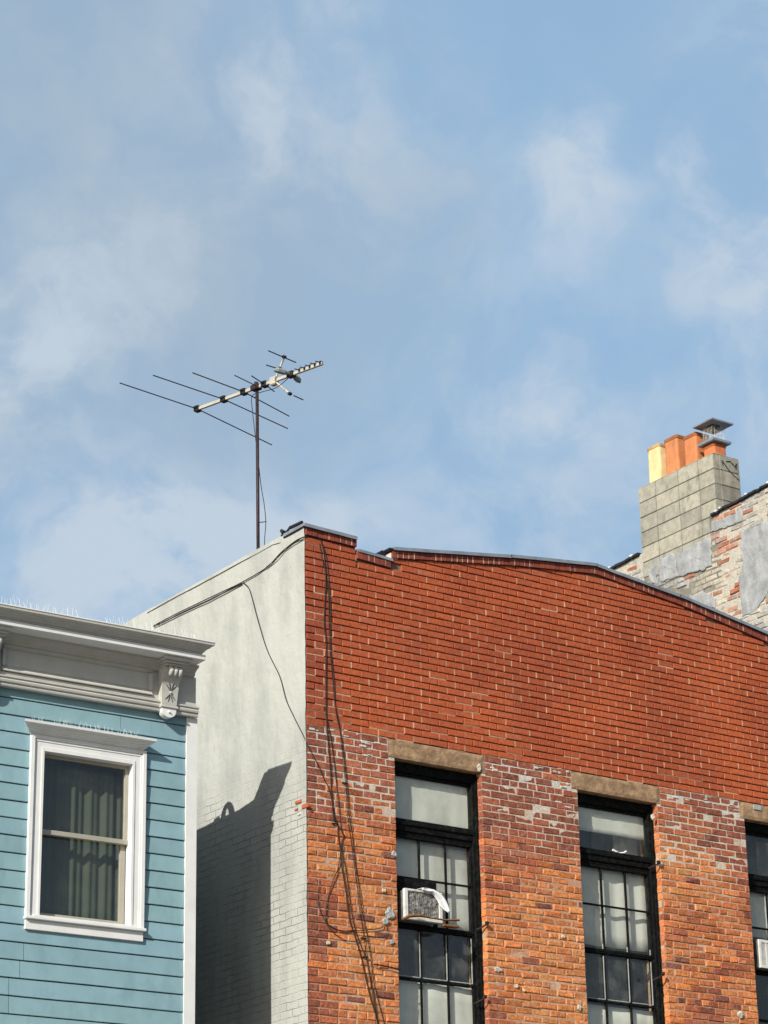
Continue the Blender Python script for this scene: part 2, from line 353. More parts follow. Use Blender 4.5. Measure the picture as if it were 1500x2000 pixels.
# --- lower old brickwork
lo = MB(); nrow = 0
DARK, MID, ORG, LOR = (.23, .07, .043), (.34, .095, .045), (.52, .16, .048), (.62, .26, .085)
Z = JOIN-CH
def solid(x0, x1, z0, z1):
    """spans of [x0,x1] in this course that are brick (outside windows and lintels)"""
    holes = []
    for (a, b_), (la, lb) in zip(OPEN, LIN):
        if z1 > ZT+.01: holes.append((la-.006, lb+.006))
        elif z0 > ZB-.01: holes.append((a, b_))
    out = []; s = x0
    for a, b_ in holes:
        if s < a: out.append((s, min(a, x1)))
        s = b_
    if s < x1: out.append((s, x1))
    return out
while Z > .15:
    z0, z1 = Z+.005, Z+CH-.005
    for (s0, s1) in solid(XL, XR, z0, z1):
        x = s0 - (.1 if (nrow % 2) else 0) + rnd.uniform(-.012, .012)
        header = (nrow % 7 == 3)
        while x < s1:
            L = (.108 if header else .205)+rnd.uniform(-.008, .008)
            a, b_ = max(x, s0)+.0055, min(x+L, s1)-.0055; x += L
            if x > s1-.05 and x < s1: b_ = s1-.002; x = s1
            if b_-a < .03: continue
            if a < s0+.02: a = s0+(.001 if s0 > XL+.1 else .004)
            if b_ > s1-.02: b_ = s1-.001
            xm, zm = (a+b_)/2, (z0+z1)/2
            er = fbm(xm*1.1, zm*1.3, 5.5, .9)*1.0
            hgt = max(0, min(1, (7.9-zm)/.6))                   # spalled orange faces lower down
            if zm < 6.0: hgt = max(.35, hgt-(6.0-zm)*.5)
            left = max(0, min(1, (xm-12.45)/.6))
            q = hgt*(.35+.65*left)*.95 + er*1.0 + rnd.gauss(0, .16)
            if 12.6 < xm < 12.9 and zm > 7.3: q += .3
            if xm < 12.95 and zm < 7.0: q -= .45*min(1, (12.95-xm)/.3)*min(1, (7.0-zm)/.3)
            if zm > 7.85: q = min(q, .35)
            if q < .25: c = lerp(DARK, MID, max(0, q+.5))
            elif q < .62: c = lerp(MID, ORG, (q-.25)/.37)
            else: c = lerp(ORG, LOR, min(1, (q-.62)/.7)*rnd.random())
            if rnd.random() < .05: c = DARK
            k = rnd.uniform(.74, 1.17); c = tuple(v*k for v in c); c = lerp(c, (.45, .2, .12), max(0, rnd.gauss(.0, .13)) if q > .2 else 0)
            worn = q > .45
            e = rnd.gauss(-.001, .0022) - (rnd.uniform(.0, .0025) if worn else 0)
            wv = .006*fbm(xm*.8, zm*2, 2.0, 1.2)
            edge = (b_ > s1-.005 and s1 < XR-.05) or (a < s0+.005 and s0 > XL+.1)
            yb = D+.115 if edge else D+.03
            if a <= XL+.02: a = XL-rnd.uniform(.0, .006); yb = D+.03
            brick(lo, a, b_, z0+wv, z1+wv, z1+wv, clampc(c), e, yb, bev=rnd.uniform(.005, .011) if worn else .0045, jit=.004 if worn else .0022)
            if rnd.random() < .012 and zm < 7.2:                 # stray lumps of old plaster
                lo.box((xm-.02, D-.012, zm-.015), (xm+.015, D+.01, zm+.02), (.55, .48, .38), 1, bev=.006)
    Z -= CH; nrow += 1
# mortar bodies: piers, the band beneath the openings
def mcol(x, z):
    k = max(0, min(1, (z-7.2)/.5)); n = fbm(x*3, z*3, 1.0, 1.0)
    c = lerp((.44, .25, .155), (.53, .46, .38), max(0, min(1, k+.7*n)))
    return lerp(c, (.5, .5, .47), max(0, min(1, (z-8.0)/.25))*.7)
def mortar_face(x0, x1, z0, z1):
    nu, nv = max(1, int((x1-x0)/.06)), max(1, int((z1-z0)/.07))
    lo.grid(nu, nv, lambda u, v: (x0+(x1-x0)*u, D+.0088-.0042*max(0, min(1, (z0+(z1-z0)*v-7.2)*1.6))+.0022*fbm((x0+(x1-x0)*u)*9, (z0+(z1-z0)*v)*9, .3), z0+(z1-z0)*v), m=1,
            cf=lambda u, v: mcol(x0+(x1-x0)*u, z0+(z1-z0)*v))
edges = [XL+.004] + [v for p in OPEN for v in p] + [XR-.004]
for i in range(0, len(edges), 2):
    a, b_ = edges[i], edges[i+1]
    mortar_face(a, b_, ZB, ZT-.0)
    ia = a+(.004 if i else 0); ib = b_-(.004 if i < 6 else 0)
    lo.box((ia, D+.02, ZB), (ib, D+.30, ZT), (.42, .3, .2), 1)
le = [XL+.004] + [v for p in LIN for v in p] + [XR-.004]
for i in range(0, len(le), 2):
    mortar_face(le[i], le[i+1], ZT, JOIN); lo.box((le[i], D+.02, ZT), (le[i+1], D+.30, JOIN-.001), (.5, .47, .42), 1)
mortar_face(XL+.004, XR-.004, 0, ZB); lo.box((XL+.004, D+.02, 0), (XR-.004, D+.30, ZB), (.42, .3, .2), 1)
# smeared repointing beside the lintels and along the joint
for i in range(34):
    p = rnd.choice([(rnd.uniform(14.46, 15.5), rnd.uniform(8.12, 8.34)), (rnd.uniform(13.0, 13.3), rnd.uniform(8.05, 8.33)), (rnd.uniform(16.68, 17.75), rnd.uniform(8.2, 8.34)), (rnd.uniform(12.45, 13.2), rnd.uniform(8.27, 8.335)), (rnd.uniform(15.3, 15.5), rnd.uniform(7.9, 8.3))])
    L = rnd.uniform(.008, .04); H = rnd.uniform(.005, .014)
    lo.box((p[0]-L, D-.0045, p[1]-H), (p[0]+L, D+.01, p[1]+H), (.52, .5, .45), 1, bev=.004)
o = lo.build('lower_wall', [M['oldbrick'], M['mortar']], BB); tag(o, 'old orange and dark brick piers with pale smeared mortar')

# --- lintels
for i, (a, b_) in enumerate(LIN):
    g = MB()
    g.grid(24, 5, lambda u, v: (a+(b_-a)*u, D-.006+.004*fbm(a+u*6, v*2, 4.4+i)+(.007 if v in (0, 1) or u in (0, 1) else 0), ZT+.003+(JOIN-ZT-.008)*v+.0025*fbm(u*9, 3*i, .2)))
    g.box((a+.001, D+.004, ZT+.004), (b_-.001, D+.29, JOIN-.006))
    g.build('lintel', M['stone'], BB)
g = MB(); g.box((17.95, D-.0135, 8.265), (18.06, D-.004, 8.318), bev=.004); g.build('plaster_patch', M['plaster'], BB)

# --- projecting course and coping along the parapet
seg = [(12.40, 12.985), (12.99, 13.385), (13.40, 19.84)]
rc = MB()
for (a, b_) in seg:
    x = a
    while x < b_-.03:
        x1 = min(x+.0655, b_); za, zb = prof(x+.003), prof(x1-.003)
        c = lerp((.25, .06, .035), (.16, .04, .03), rnd.random())
        yo = rnd.uniform(.016, .021); n = len(rc.v)
        for y in (D-yo, D+.10):
            for (xx, zz) in ((x+.003, za-RL), (x1-.003, zb-RL), (x1-.003, zb-.002), (x+.003, za-.002)): rc.v.append((xx, y, zz))
        for q in ((0, 1, 2, 3), (7, 6, 5, 4), (1, 0, 4, 5), (2, 1, 5, 6), (3, 2, 6, 7), (0, 3, 7, 4)): rc.face(tuple(n+k for k in q), c, 0)
        if rnd.random() < .55:
            rc.box((x1-.004, D-yo-.001, (za+zb)/2-RL+.002), (x1+.004, D+.08, min(za, zb)-.004), lerp((.62, .5, .4), (.3, .16, .1), rnd.random()), 1)
        x = x1
    # bed of mortar under and behind
rc.build('rowlock_course', [M['brick'], M['mortar']], BB)
cp = MB()
def coping(x0, x1, th=.026, yf=D-.045, yb=D+.34, n=26, lift=0.0, m=0):
    pr = []
    for i in range(n+1):
        x = x0+(x1-x0)*i/n; z = prof(max(12.401, min(x, 19.85)))+.002+lift+.004*fbm(x*2.3, 7.7)
        pr.append((x, z))
    k = len(cp.v)
    for x, z in pr:
        for y, dz in ((yf, -.012), (yf, th*.8), (yf+.012, th), (yb, th+.004), (yb, -.001), (yf+.006, -.001), (yf+.006, -.012)): cp.v.append((x, y, z+dz))
    for i in range(n):
        for j in range(7): a = k+i*7+j; b2 = k+i*7+(j+1) % 7; cp.face((a, b2, b2+7, a+7), (1, 1, 1), m)
    cp.face(tuple(k+j for j in range(7)), (1, 1, 1), m); cp.face(tuple(k+n*7+j for j in range(6, -1, -1)), (1, 1, 1), m)
coping(12.37, 12.975, n=8)
coping(13.41, 14.86, n=12, lift=.004); coping(14.85, 15.975, n=10, lift=.008); coping(15.97, 17.1, n=12, lift=.004); coping(17.09, 19.86, n=18, lift=.007)
cp.build('metal_coping', M['metal'], BB)
cp = MB(); coping(13.0, 13.40, n=6, th=.02, yf=D-.03); cp.build('notch_coping', M['metal'], BB)
tr = MB()                       # tarred felt edge ends
tr.box((12.372, D-.02, 10.268), (12.385, D+.34, 10.30), bev=.004)
tr.build('tar_flashing', M['tar'], BB); tr = MB()
tr.box((13.36, D-.03, 10.232), (13.46, D+.36, 10.256), bev=.006); tr.box((13.33, D+.06, 10.22), (13.42, D+.36, 10.25), bev=.006)
tr.build('tar_flashing', M['tar'], BB)
cm = MB(); cm.box((13.395, D+.0, 10.14), (13.47, D+.3, 10.225), (.55, .5, .42), 0, bev=.01); cm.build('cement_fillet', M['mortar'], BB)

# --- white side wall (painted render skin over the party wall)
SIDE_TOP = 10.315
sw = MB()
NY, NZ = 150, 120
def sidept(u, v):
    y = D-.004 + (28-D)*(u**1.5); z = SIDE_TOP*(1-(1-v)**1.0) if False else SIDE_TOP*v
    x = XL-.012 + .006*fbm(y*1.6, z*1.6, 2.2) + (.003*fbm(y*9, z*9, 8))
    if u == 0: x += .003*fbm(0, z*14, 4); y += .006*fbm(1.0, z*11, 6)
    if v == 1: z += .006*fbm(y*2, 1.3)
    return (x, y, z)
n0 = len(sw.v); sw.grid(NY, NZ, sidept)
# front return of the skin and its top
for j in range(NZ):
    a = n0+j*(NY+1); b2 = n0+(j+1)*(NY+1)
    k = len(sw.v); sw.v += [(XL+.003, D+.012, sw.v[a][2]), (XL+.003, D+.012, sw.v[b2][2])]
    sw.face((a, b2, k+1, k))
sw.box((XL-.004, D+.30, 0), (XL+.25, 28, SIDE_TOP-.006))
sw.box((XL-.006, D+.02, SIDE_TOP-.12), (XL+.25, D+.33, SIDE_TOP-.045))
o = sw.build('side_wall', M['side'], BB, smooth=False); tag(o, 'white painted rendered side wall')
ct = MB(); ct.tube([onX(x, y, XL-.016) for x, y in ((548, 1060), (533, 1064), (505, 1080), (470, 1098), (430, 1120), (380, 1147), (330, 1173), (288, 1197))], .0035, 5)
ct.build('wall_crack', M['tar'], BB)
pb = MB()                       # bare red brick where the paint has flaked off
for (x, y, L, H) in ((583, 1566, .05, .016), (579, 1581, .025, .01), (596, 1574, .05, .022), (585, 1590, .03, .012)):
    p = onX(x, y, XL-.015); pb.box((p.x-.006, p.y-L, p.z-H), (p.x+.01, p.y+L, p.z+H), (.42, .12, .05) if y != 1590 else (.5, .5, .45), bev=.005)
pb.build('bare_brick', M['brick'], BB)
# roof, rear and right walls
rf = MB(); rf.box((XL+.25, D+.30, 9.70), (XR-.05, 28, 9.78)); rf.build('roof', M['roof'], BB)
rw = MB(); rw.box((XL+.25, 27.75, 0), (XR-.05, 28, 10.2), (.3, .2, .15)); rw.box((XR-.12, D+.30, 0), (XR-.01, 27.75, 9.9), (.3, .2, .15)); rw.build('rear_wall', M['mortar'], BB)
g = MB()                        # tar and a bent vent at the front corner of the side wall
pa, pb_, pc = onX(590, 1020, XL-.01), onX(566, 1031, XL-.01), onX(553, 1043, XL-.01)
g.tube([pa+Vector((0, 0, .0)), pb_, ], .017, 6); g.tube([pb_, pb_+Vector((.0, .05, -.02)), pc], .012, 6); g.tube([pc+Vector((0, -.02, .0)), pc+Vector((0, .03, .045))], [.03, .018], 7)
g.tube([onX(564, 1040, XL), pc+Vector((0, .03, -.01))], .012, 6)
g.build('roof_edge_flashing', M['tar'], BB)

# --- windows
FY = D+.088                       # face of the black frame
GY = D+.150                      # glass
def pane_frame(mb, x0, x1, z0, z1, w_, y0, y1, m=0):
    mb.box((x0, y0, z0), (x0+w_, y1, z1), m=m); mb.box((x1-w_, y0, z0), (x1, y1, z1), m=m)
    mb.box((x0+w_, y0+.001, z0), (x1-w_, y1, z0+w_), m=m); mb.box((x0+w_, y0+.001, z1-w_), (x1-w_, y1, z1), m=m)
def window(i):
    a, b_ = OPEN[i]
    f = MB()
    f.box((a-.02, FY, ZB), (a+.045, FY+.12, ZT), bev=.004); f.box((b_-.05, FY, ZB), (b_+.02, FY+.12, ZT), bev=.004)
    f.box((b_-.026, FY-.018, ZB), (b_+.001, FY, ZT-.02), bev=.003)
    f.box((a+.045, FY+.004, 8.065), (b_-.05, FY+.12, ZT-.001)); f.box((a+.045, FY+.04, 8.035), (b_-.05, FY+.12, 8.066), bev=.003)
    # moulded transom bar
    f.box((a+.045, FY+.012, 7.49), (b_-.05, FY+.12, 7.61), bev=.006); f.box((a+.045, FY-.004, 7.545), (b_-.05, FY+.03, 7.585), bev=.008); f.box((a+.045, FY+.03, 7.462), (b_-.05, FY+.12, 7.492), bev=.005)
    f.box((a-.0, FY-.03, ZB-.02), (b_+.0, FY+.12, ZB+.05), bev=.008)
    for k in range(9):            # blistered paint and caulk lumps on the frame edge
        zz = rnd.uniform(5.3, 8.0); f.box((b_-.012, FY-.022, zz-.03), (b_+.003, FY-.002, zz+.03), bev=.006)
    wo = f.build('window', M['black'], BB)
    x0, x1 = a+.045, b_-.05
    third = (x1-x0)/3
    def sash(z0, z1, y0, bars, name, rail=.03):
        s = MB(); pane_frame(s, x0, x1, z0, z1, .022, y0, y0+.035)
        s.box((x0+.022, y0-.004, z1-rail), (x1-.022, y0+.03, z1-.001), bev=.003)
        for q in (1, 2):
            s.box((x0+third*q-.007, y0+.006, z0+.02), (x0+third*q+.007, y0+.03, z1-.02))
        for zz in bars: s.box((x0+.02, y0+.004, zz-.008), (x1-.02, y0+.028, zz+.008))
        s.build(name, M['black'], wo)
    sash(6.60, 7.462, GY-.03, [7.055], 'upper_sash'); sash(5.22, 6.625, GY-.02, [6.11, 5.66], 'lower_sash', .045)
    gl = MB()
    for (z0, z1, y) in ((7.61, 8.035, GY), (6.62, 7.44, GY), (5.24, 6.58, GY+.012)):
        n_ = 1 if z0 > 7.5 else 3
        for q in range(n_):
            xa = x0+(x1-x0)*q/n_; xb = x0+(x1-x0)*(q+1)/n_; tl = rnd.uniform(-.0015, .0015)
            gl.grid(1, 1, lambda u, v: (xa+(xb-xa)*u, y+tl*(u-.5)*2+rnd.uniform(-.0006, .0006), z0+(z1-z0)*v))
    gl.build('glass', M['dirtyglass'], wo)
    return wo, x0, x1
def blind(wo, x0, x1, z0, z1, y=GY+.022, wave=.0012, name='blind', m='blind', fold=0, freq=11):
    g = MB(); g.grid(60, 6, lambda u, v: (x0+(x1-x0)*u, y+wave*sin(u*freq*pi+fold)+.5*wave*fbm(u*7, v*1.5, z0), z0+(z1-z0)*v)); o = g.build(name, M[m], wo, smooth=True, solid=.003); return o
def putty(wo, x0, x1, rows):
    """dried pale putty left along the inner glazing edges"""
    g = MB(); third = (x1-x0)/3
    for (z0, z1) in rows:
        for q in (1, 2): g.box((x0+third*q-.014, GY-.008, z0), (x0+third*q-.0072, GY-.001, z1))
        g.box((x1-.03, GY-.008, z0), (x1-.0225, GY-.001, z1)); g.box((x0+.03, GY-.008, z0), (x1-.03, GY-.001, z0+.008))
    g.build('putty', M['plaster'], wo)
wo, x0, x1 = window(0); W1 = wo; tag(wo, 'black window holding the air conditioner')
blind(wo, x0-.03, x1+.03, 7.56, 8.1, name='blind', fold=1)
blind(wo, x0-.03, x1+.03, 6.60, 7.47, y=GY+.065, wave=.003, freq=6); blind(wo, x0-.03, x1+.03, 5.2, 6.10, y=GY+.038, wave=.004, freq=7)
blind(wo, x0-.03, x1+.03, 6.05, 6.62, y=GY+.42, wave=.02, name='curtain', m='roof', freq=9); putty(wo, x0, x1, ((6.13, 6.56),))
wo, x0, x1 = window(1); W2 = wo; tag(wo, 'black window with half lowered blind in its top light')
blind(wo, x0-.03, x1+.03, 7.80, 8.1); blind(wo, x0+.1, x1-.3, 7.4, 7.95, y=GY+.30, wave=.016, name='curtain', freq=9, m='curtain'); blind(wo, x1-.24, x1+.08, 7.3, 8.0, y=GY+.22, wave=.003, name='curtain', freq=3)
blind(wo, x0-.03, x1+.03, 6.67, 7.47, y=GY+.06, wave=.007, freq=8); blind(wo, x0-.03, x1+.03, 5.2, 6.08, y=GY+.038, wave=.004, freq=5)
blind(wo, x0+.02, x1+.05, 6.05, 6.65, y=GY+.45, wave=.02, name='curtain', m='roof', freq=7); putty(wo, x0, x1, ((6.13, 6.56), (6.62, 6.68)))
g = MB(); rg = onY(1210, 1664, GY-.03)
g.tube([rg+Vector((-.09, 0, .01)), rg+Vector((-.05, -.01, -.005)), rg+Vector((0, 0, -.012)), rg+Vector((.05, -.01, -.004)), rg+Vector((.085, 0, .014))], [.012, .009, .008, .009, .012], 6)
tag(g.build('white_rag', M['cloth']), 'crumpled white rag lying on the transom bar of the middle black window', 'rag')
wo, x0, x1 = window(2); W3 = wo; tag(wo, 'black window at the right edge with dark top light')
blind(wo, x0-.03, x1+.03, 7.5, 8.1, y=GY+.3, wave=.02, name='curtain', m='roof', freq=9)
blind(wo, x0-.03, x1+.03, 6.98, 7.47, y=GY+.065, wave=.003, freq=6); putty(wo, x0, x1, ((7.06, 7.44),))

# iron shutter pins and cable stubs on the jambs
for i, (px, py, lab) in enumerate(((948, 1806, 1), (944, 1950, 2), (1283, 1687, 3), (1292, 1905, 4))):
    p = onY(px, py, D-.004); g = MB()
    g.tube([p+Vector((-.05, .07, -.04)), p+Vector((-.02, .02, -.02)), p+Vector((.0, -.02, .0))], .008, 6)
    g.box((p.x-.012, p.y-.035, p.z-.004), (p.x+.018, p.y-.01, p.z+.028), bev=.004)
    g.build('shutter_pin', M['rust'], BB)
def splat(name, cx, cz, w_, h_, seed, m, parent, y=D-.001, th=.014, n=30, plane='Y'):
    """irregular patch of plaster with a domed face"""
    g = MB(); rr = []
    for i in range(n):
        th_ = 2*pi*i/n; r_ = 1+.42*fbm(cos(th_)*1.4, sin(th_)*1.4, seed)+rnd.uniform(-.09, .09); rr.append((cos(th_)*r_*w_, sin(th_)*r_*h_))
    rings = [(1, 0), (.9, .75), (.6, 1), (.3, .85)]
    n0 = len(g.v)
    for k, hh in rings:
        for (dx, dz) in rr:
            hgt = th*hh*(1+.4*fbm(dx*k*20, dz*k*20, seed))
            P = (cx+dx*k, y-hgt, cz+dz*k) if plane == 'Y' else (y-hgt, cx+dx*k, cz+dz*k)
            g.v.append(P)
    c0 = len(g.v); g.v.append((cx, y-th, cz) if plane == 'Y' else (y-th, cx, cz))
    for k in range(3):
        for i in range(n): j = (i+1) % n; g.face((n0+k*n+i, n0+k*n+j, n0+(k+1)*n+j, n0+(k+1)*n+i))
    for i in range(n): g.face((n0+3*n+i, n0+3*n+(i+1) % n, c0))
    return g.build(name, m, parent)
for (px, py, w_, h_) in ((762, 1785, .05, .055), (752, 1800, .045, .03), (769, 1668, .032, .03), (972, 1894, .05, .03), (1008, 1926, .026, .026), (1023, 1935, .018, .016), (1287, 1687, .05, .04), (1131, 1968, .035, .035), (1445, 1982, .05, .04), (765, 1840, .03, .018), (1275, 1595, .035, .04), (935, 1500, .03, .05)):
    p = onY(px, py); splat('plaster_patch', p.x, p.z, w_*(.8 if px > 780 else 1), h_*(.8 if px > 780 else 1), px*.37, M['plaster'] if px < 780 else M['lime'], BB)

# ================================================================== AIR CONDITIONERS
yA = D-.03
tl, br_ = onY(790, 1734, yA), onY(864, 1800, yA)
ax0, ax1, az1 = tl.x, br_.x, tl.z; az0 = onY(789, 1794, yA).z
AC = thing('air_conditioner', ((ax0+ax1)/2, D, az0), 'battered window air conditioner with white rim and grey dented fins in the leftmost black window', 'air conditioner', 'window air conditioners')
g = MB(); g.box((ax0+.012, yA+.02, az0+.006), (ax1-.012, D+.30, az1-.006), bev=.006); g.build('casing', M['darkcase'], AC)
g = MB(); rim = .032
g.box((ax0, yA-.006, az0), (ax0+rim, yA+.03, az1), bev=.004); g.box((ax1-rim, yA-.006, az0), (ax1, yA+.03, az1), bev=.004)
g.box((ax0+rim, yA-.005, az0), (ax1-rim, yA+.03, az0+rim), bev=.004); g.box((ax0+rim, yA-.005, az1-rim*.7), (ax1-rim, yA+.03, az1), bev=.004)
g.build('rim', M['whiteplastic'], AC)
g = MB(); g.grid(40, 30, lambda u, v: (ax0+rim*.8+(ax1-ax0-rim*1.6)*u, yA+.006+.007*fbm(u*9, v*9, 1.7)+.002*sin(u*150), az0+rim*.8+(az1-az0-rim*1.3)*v)); g.build('fins', M['coil'], AC)
g = MB(); g.box((ax0-.1, GY-.06, 6.64), (ax0+.012, GY-.035, 7.03), bev=.003); g.box((ax0+.012, GY-.06, az1+.002), (ax1+.03, GY-.03, 7.04), bev=.003); g.box((ax1, GY-.06, az0-.02), (ax1+.035, GY-.03, az1+.06), bev=.003); g.build('filler_panel', M['black'], AC)
# cloth over its corner
outl_top = [onY(x, y, yA-.012) for x, y in ((826, 1733), (838, 1733), (850, 1736), (862, 1741), (870, 1748), (875, 1756), (877, 1768), (877.5, 1780))]
outl_bot = [onY(x, y, yA-.012) for x, y in ((822, 1738), (833, 1743), (842, 1743), (848, 1750), (855, 1760), (859, 1770), (866, 1778), (874, 1784))]
g = MB()
def clothpt(u, v):
    s = u*(len(outl_top)-1); i = min(int(s), len(outl_top)-2); k = s-i
    a = outl_top[i].lerp(outl_top[i+1], k); b_ = outl_bot[i].lerp(outl_bot[i+1], k); p = a.lerp(b_, v)
    back = max(0, (.25-v))*.5*(1-u*.8)
    return p+Vector((0, -.012*sin(v*9+u*5)-.006*sin(v*17)+back-.012, 0))
g.grid(28, 12, clothpt); tag(g.build('cloth', M['cloth'], smooth=True, solid=.004), 'white cloth draped over the corner of the old air conditioner', 'cloth')
g = MB(); P = [onY(x, y, yA-.04) for x, y in ((787, 1795), (800, 1789), (820, 1784), (843, 1793), (870, 1797), (897, 1797))]
g.tube([P[0], P[1], P[2]+Vector((0, 0, -.02)), P[3], P[4], P[5]], [.012, .016, .014, .008, .009, .012], 4)
g.box((ax1-.01, yA-.05, az0-.03), (ax1+.16, yA+.02, az0-.012), bev=.003)
tag(g.build('wooden_board', M['wood']), 'splintered brown board wedged beneath the old air conditioner', 'board')
# second, cleaner unit at the right edge
y2 = D+.012; q0, q1 = onY(1482, 1834, y2), onY(1484, 1889, y2)
bx0, bz1, bz0 = q0.x, q0.z, q1.z
A2 = thing('air_conditioner', (bx0+.28, D, bz0), 'clean white window air conditioner sticking out of the rightmost black window', 'air conditioner', 'window air conditioners')
g = MB(); g.box((bx0, y2+.02, bz0), (bx0+.56, D+.30, bz1), bev=.008); g.build('casing', M['darkcase'], A2)
g = MB(); pane_frame(g, bx0, bx0+.56, bz0, bz1, .03, y2, y2+.022); g.build('rim', M['whiteplastic'], A2)
g = MB()
for k in range(26):
    zz = bz0+.036+(bz1-bz0-.072)*k/26; g.box((bx0+.03, y2+.006, zz), (bx0+.09, y2+.018, zz+.006)); g.box((bx0+.11, y2+.006, zz), (bx0+.53, y2+.018, zz+.006))
g.box((bx0+.09, y2+.004, bz0+.03), (bx0+.11, y2+.02, bz1-.03)); g.build('grille', M['whiteplastic'], A2)

# ================================================================== CABLES
def zf(ox, oy, s): return lambda pts: [(ox+x/s, oy+y/s) for x, y in pts]
zA, zB, zC = zf(580, 1400, 7.5), zf(580, 1600, 7.5), zf(580, 1800, 7.5)
def smooth_path(pts, k=4):
    out = []; P = [Vector(p) for p in pts]
    for i in range(len(P)-1):
        p0, p1, p2, p3 = P[max(i-1, 0)], P[i], P[i+1], P[min(i+2, len(P)-1)]
        for j in range(k):
            t_ = j/k; out.append(.5*((2*p1)+(-p0+p2)*t_+(2*p0-5*p1+4*p2-p3)*t_*t_+(-p0+3*p1-3*p2+p3)*t_**3))
    out.append(P[-1]); return out
def cable(px, r, label, off=.006, side=None, group='cables hanging on the brick building', name='cable', m='cable'):
    pts = []
    for i, (x, y) in enumerate(px): pts.append(onY(x, y, D-off-.004*(i % 2)))
    if side: pts = [onX(x, y, XL-.026) for x, y in side] + pts
    g = MB(); g.tube(smooth_path(pts), r, 6); return tag(g.build(name, M[m], smooth=True), label, 'cable', group)
cable([(601, 1047), (612, 1045), (622, 1050), (629, 1062), (633, 1085), (636, 1130), (634, 1180), (633, 1222), (637, 1252), (636.5, 1330), (637, 1392)] + zA([(440, 180), (465, 480), (490, 800), (505, 1100), (540, 1500)]) + zB([(595, 60), (602, 250), (632, 430), (645, 620), (690, 900), (720, 1100), (755, 1350), (775, 1500)]) + zC([(820, 130), (880, 320), (945, 540), (1000, 800), (1080, 1130), (1150, 1350), (1195, 1520), (1300, 1900)]),
      .0052, 'thickest black cable, crossing the white wall then dropping beside its corner down the red brick', side=[(300, 1222), (350, 1196), (400, 1172), (440, 1153), (473, 1137), (520, 1109), (548, 1080), (575, 1058), (590, 1050)])
cable([(626, 1055), (634, 1075), (640, 1105), (645, 1180), (646, 1260), (652, 1330), (656, 1390)] + zA([(640, 250), (690, 550), (720, 900), (750, 1150), (775, 1500)]) + zB([(820, 300), (850, 650), (900, 900), (950, 1300), (985, 1500)]) + zC([(1040, 260), (1080, 520), (1110, 780), (1160, 1040), (1220, 1280), (1275, 1490), (1330, 1900)]),
      .0034, 'rightmost of the long cables running down the left brick pier')
cable([(624, 1060), (631, 1100), (641, 1150), (643, 1250), (650, 1330), (655, 1380)] + zA([(612, 60), (640, 300), (655, 450), (700, 850), (715, 1050), (745, 1500)]) + zB([(790, 300), (830, 600), (880, 1000), (915, 1300), (945, 1500)]) + zC([(985, 250), (1010, 480), (1060, 780), (1120, 1150), (1180, 1500), (1240, 1900)]),
      .003, 'brown thin cable second from the right in the run down the left brick pier')
cable([(634, 1380)] + zA([(460, 140), (500, 330), (545, 700), (580, 1000), (600, 1200), (635, 1500)]) + zB([(655, 180), (705, 250), (660, 330), (672, 540), (715, 740), (750, 1000), (790, 1300), (825, 1500)]) + zC([(870, 180), (930, 330), (990, 480), (1025, 580), (1060, 760), (1110, 1000), (1150, 1250), (1190, 1500), (1260, 1900)]),
      .0038, 'kinked cable bulging halfway down the left brick pier')
cable(zA([(170, 440), (330, 750), (400, 920), (480, 1080), (530, 1350), (565, 1500)]) + zB([(640, 150), (690, 240), (655, 330), (640, 480), (600, 720), (520, 920), (450, 1180), (428, 1350), (430, 1500)]) + zC([(500, 70), (600, 120), (700, 137), (820, 130), (1000, 125), (1240, 90), (1255, 40)]),
      .0042, 'long cable slanting across the white wall and looping under the grey plaster patch', side=[(474, 1137), (484, 1146), (490, 1160), (500, 1198), (512, 1240), (524, 1275), (545, 1318), (553, 1345), (560, 1370), (576, 1404), (590, 1432)])
cable(zB([(332, 880), (322, 1000), (312, 1150), (335, 1330), (415, 1490)]) + zC([(450, 60), (560, 180), (700, 270), (790, 290), (870, 280), (990, 215), (1100, 215), (1230, 240), (1300, 200), (1325, 130), (1310, 60)]),
      .003, 'thin slack cable hanging in the lowest loop on the left brick pier')
cable(zC([(1125, 625), (1230, 640), (1330, 660), (1440, 685), (1500, 700)]), .007, 'short dark rod of cable poking out of the left window jamb', off=.02)
g = MB(); g.tube([onX(x, y, XL-.03) for x, y in ((300, 1224), (350, 1200), (380, 1186), (410, 1172), (440, 1156), (472, 1139))], .006, 6)
g.tube([onX(x, y, XL-.034) for x, y in ((520, 1108), (540, 1092), (556, 1073), (575, 1060), (592, 1049))], .005, 6)
tag(g.build('cable', M['cable']), 'slacker second cable sagging beneath the bundle on the white wall', 'cable', 'cables hanging on the brick building')
g = MB()                         # straps holding the run
for (x, y) in zC([(1010, 515), (985, 240)]) + zB([(560, 60)]) + zA([(710, 965)]):
    p = onY(x, y, D-.016); g = MB(); g.box((p.x-.03, p.y-.002, p.z-.004), (p.x+.03, p.y+.016, p.z+.004), bev=.0015); g.build('cable_clip', M['rust'], BB)

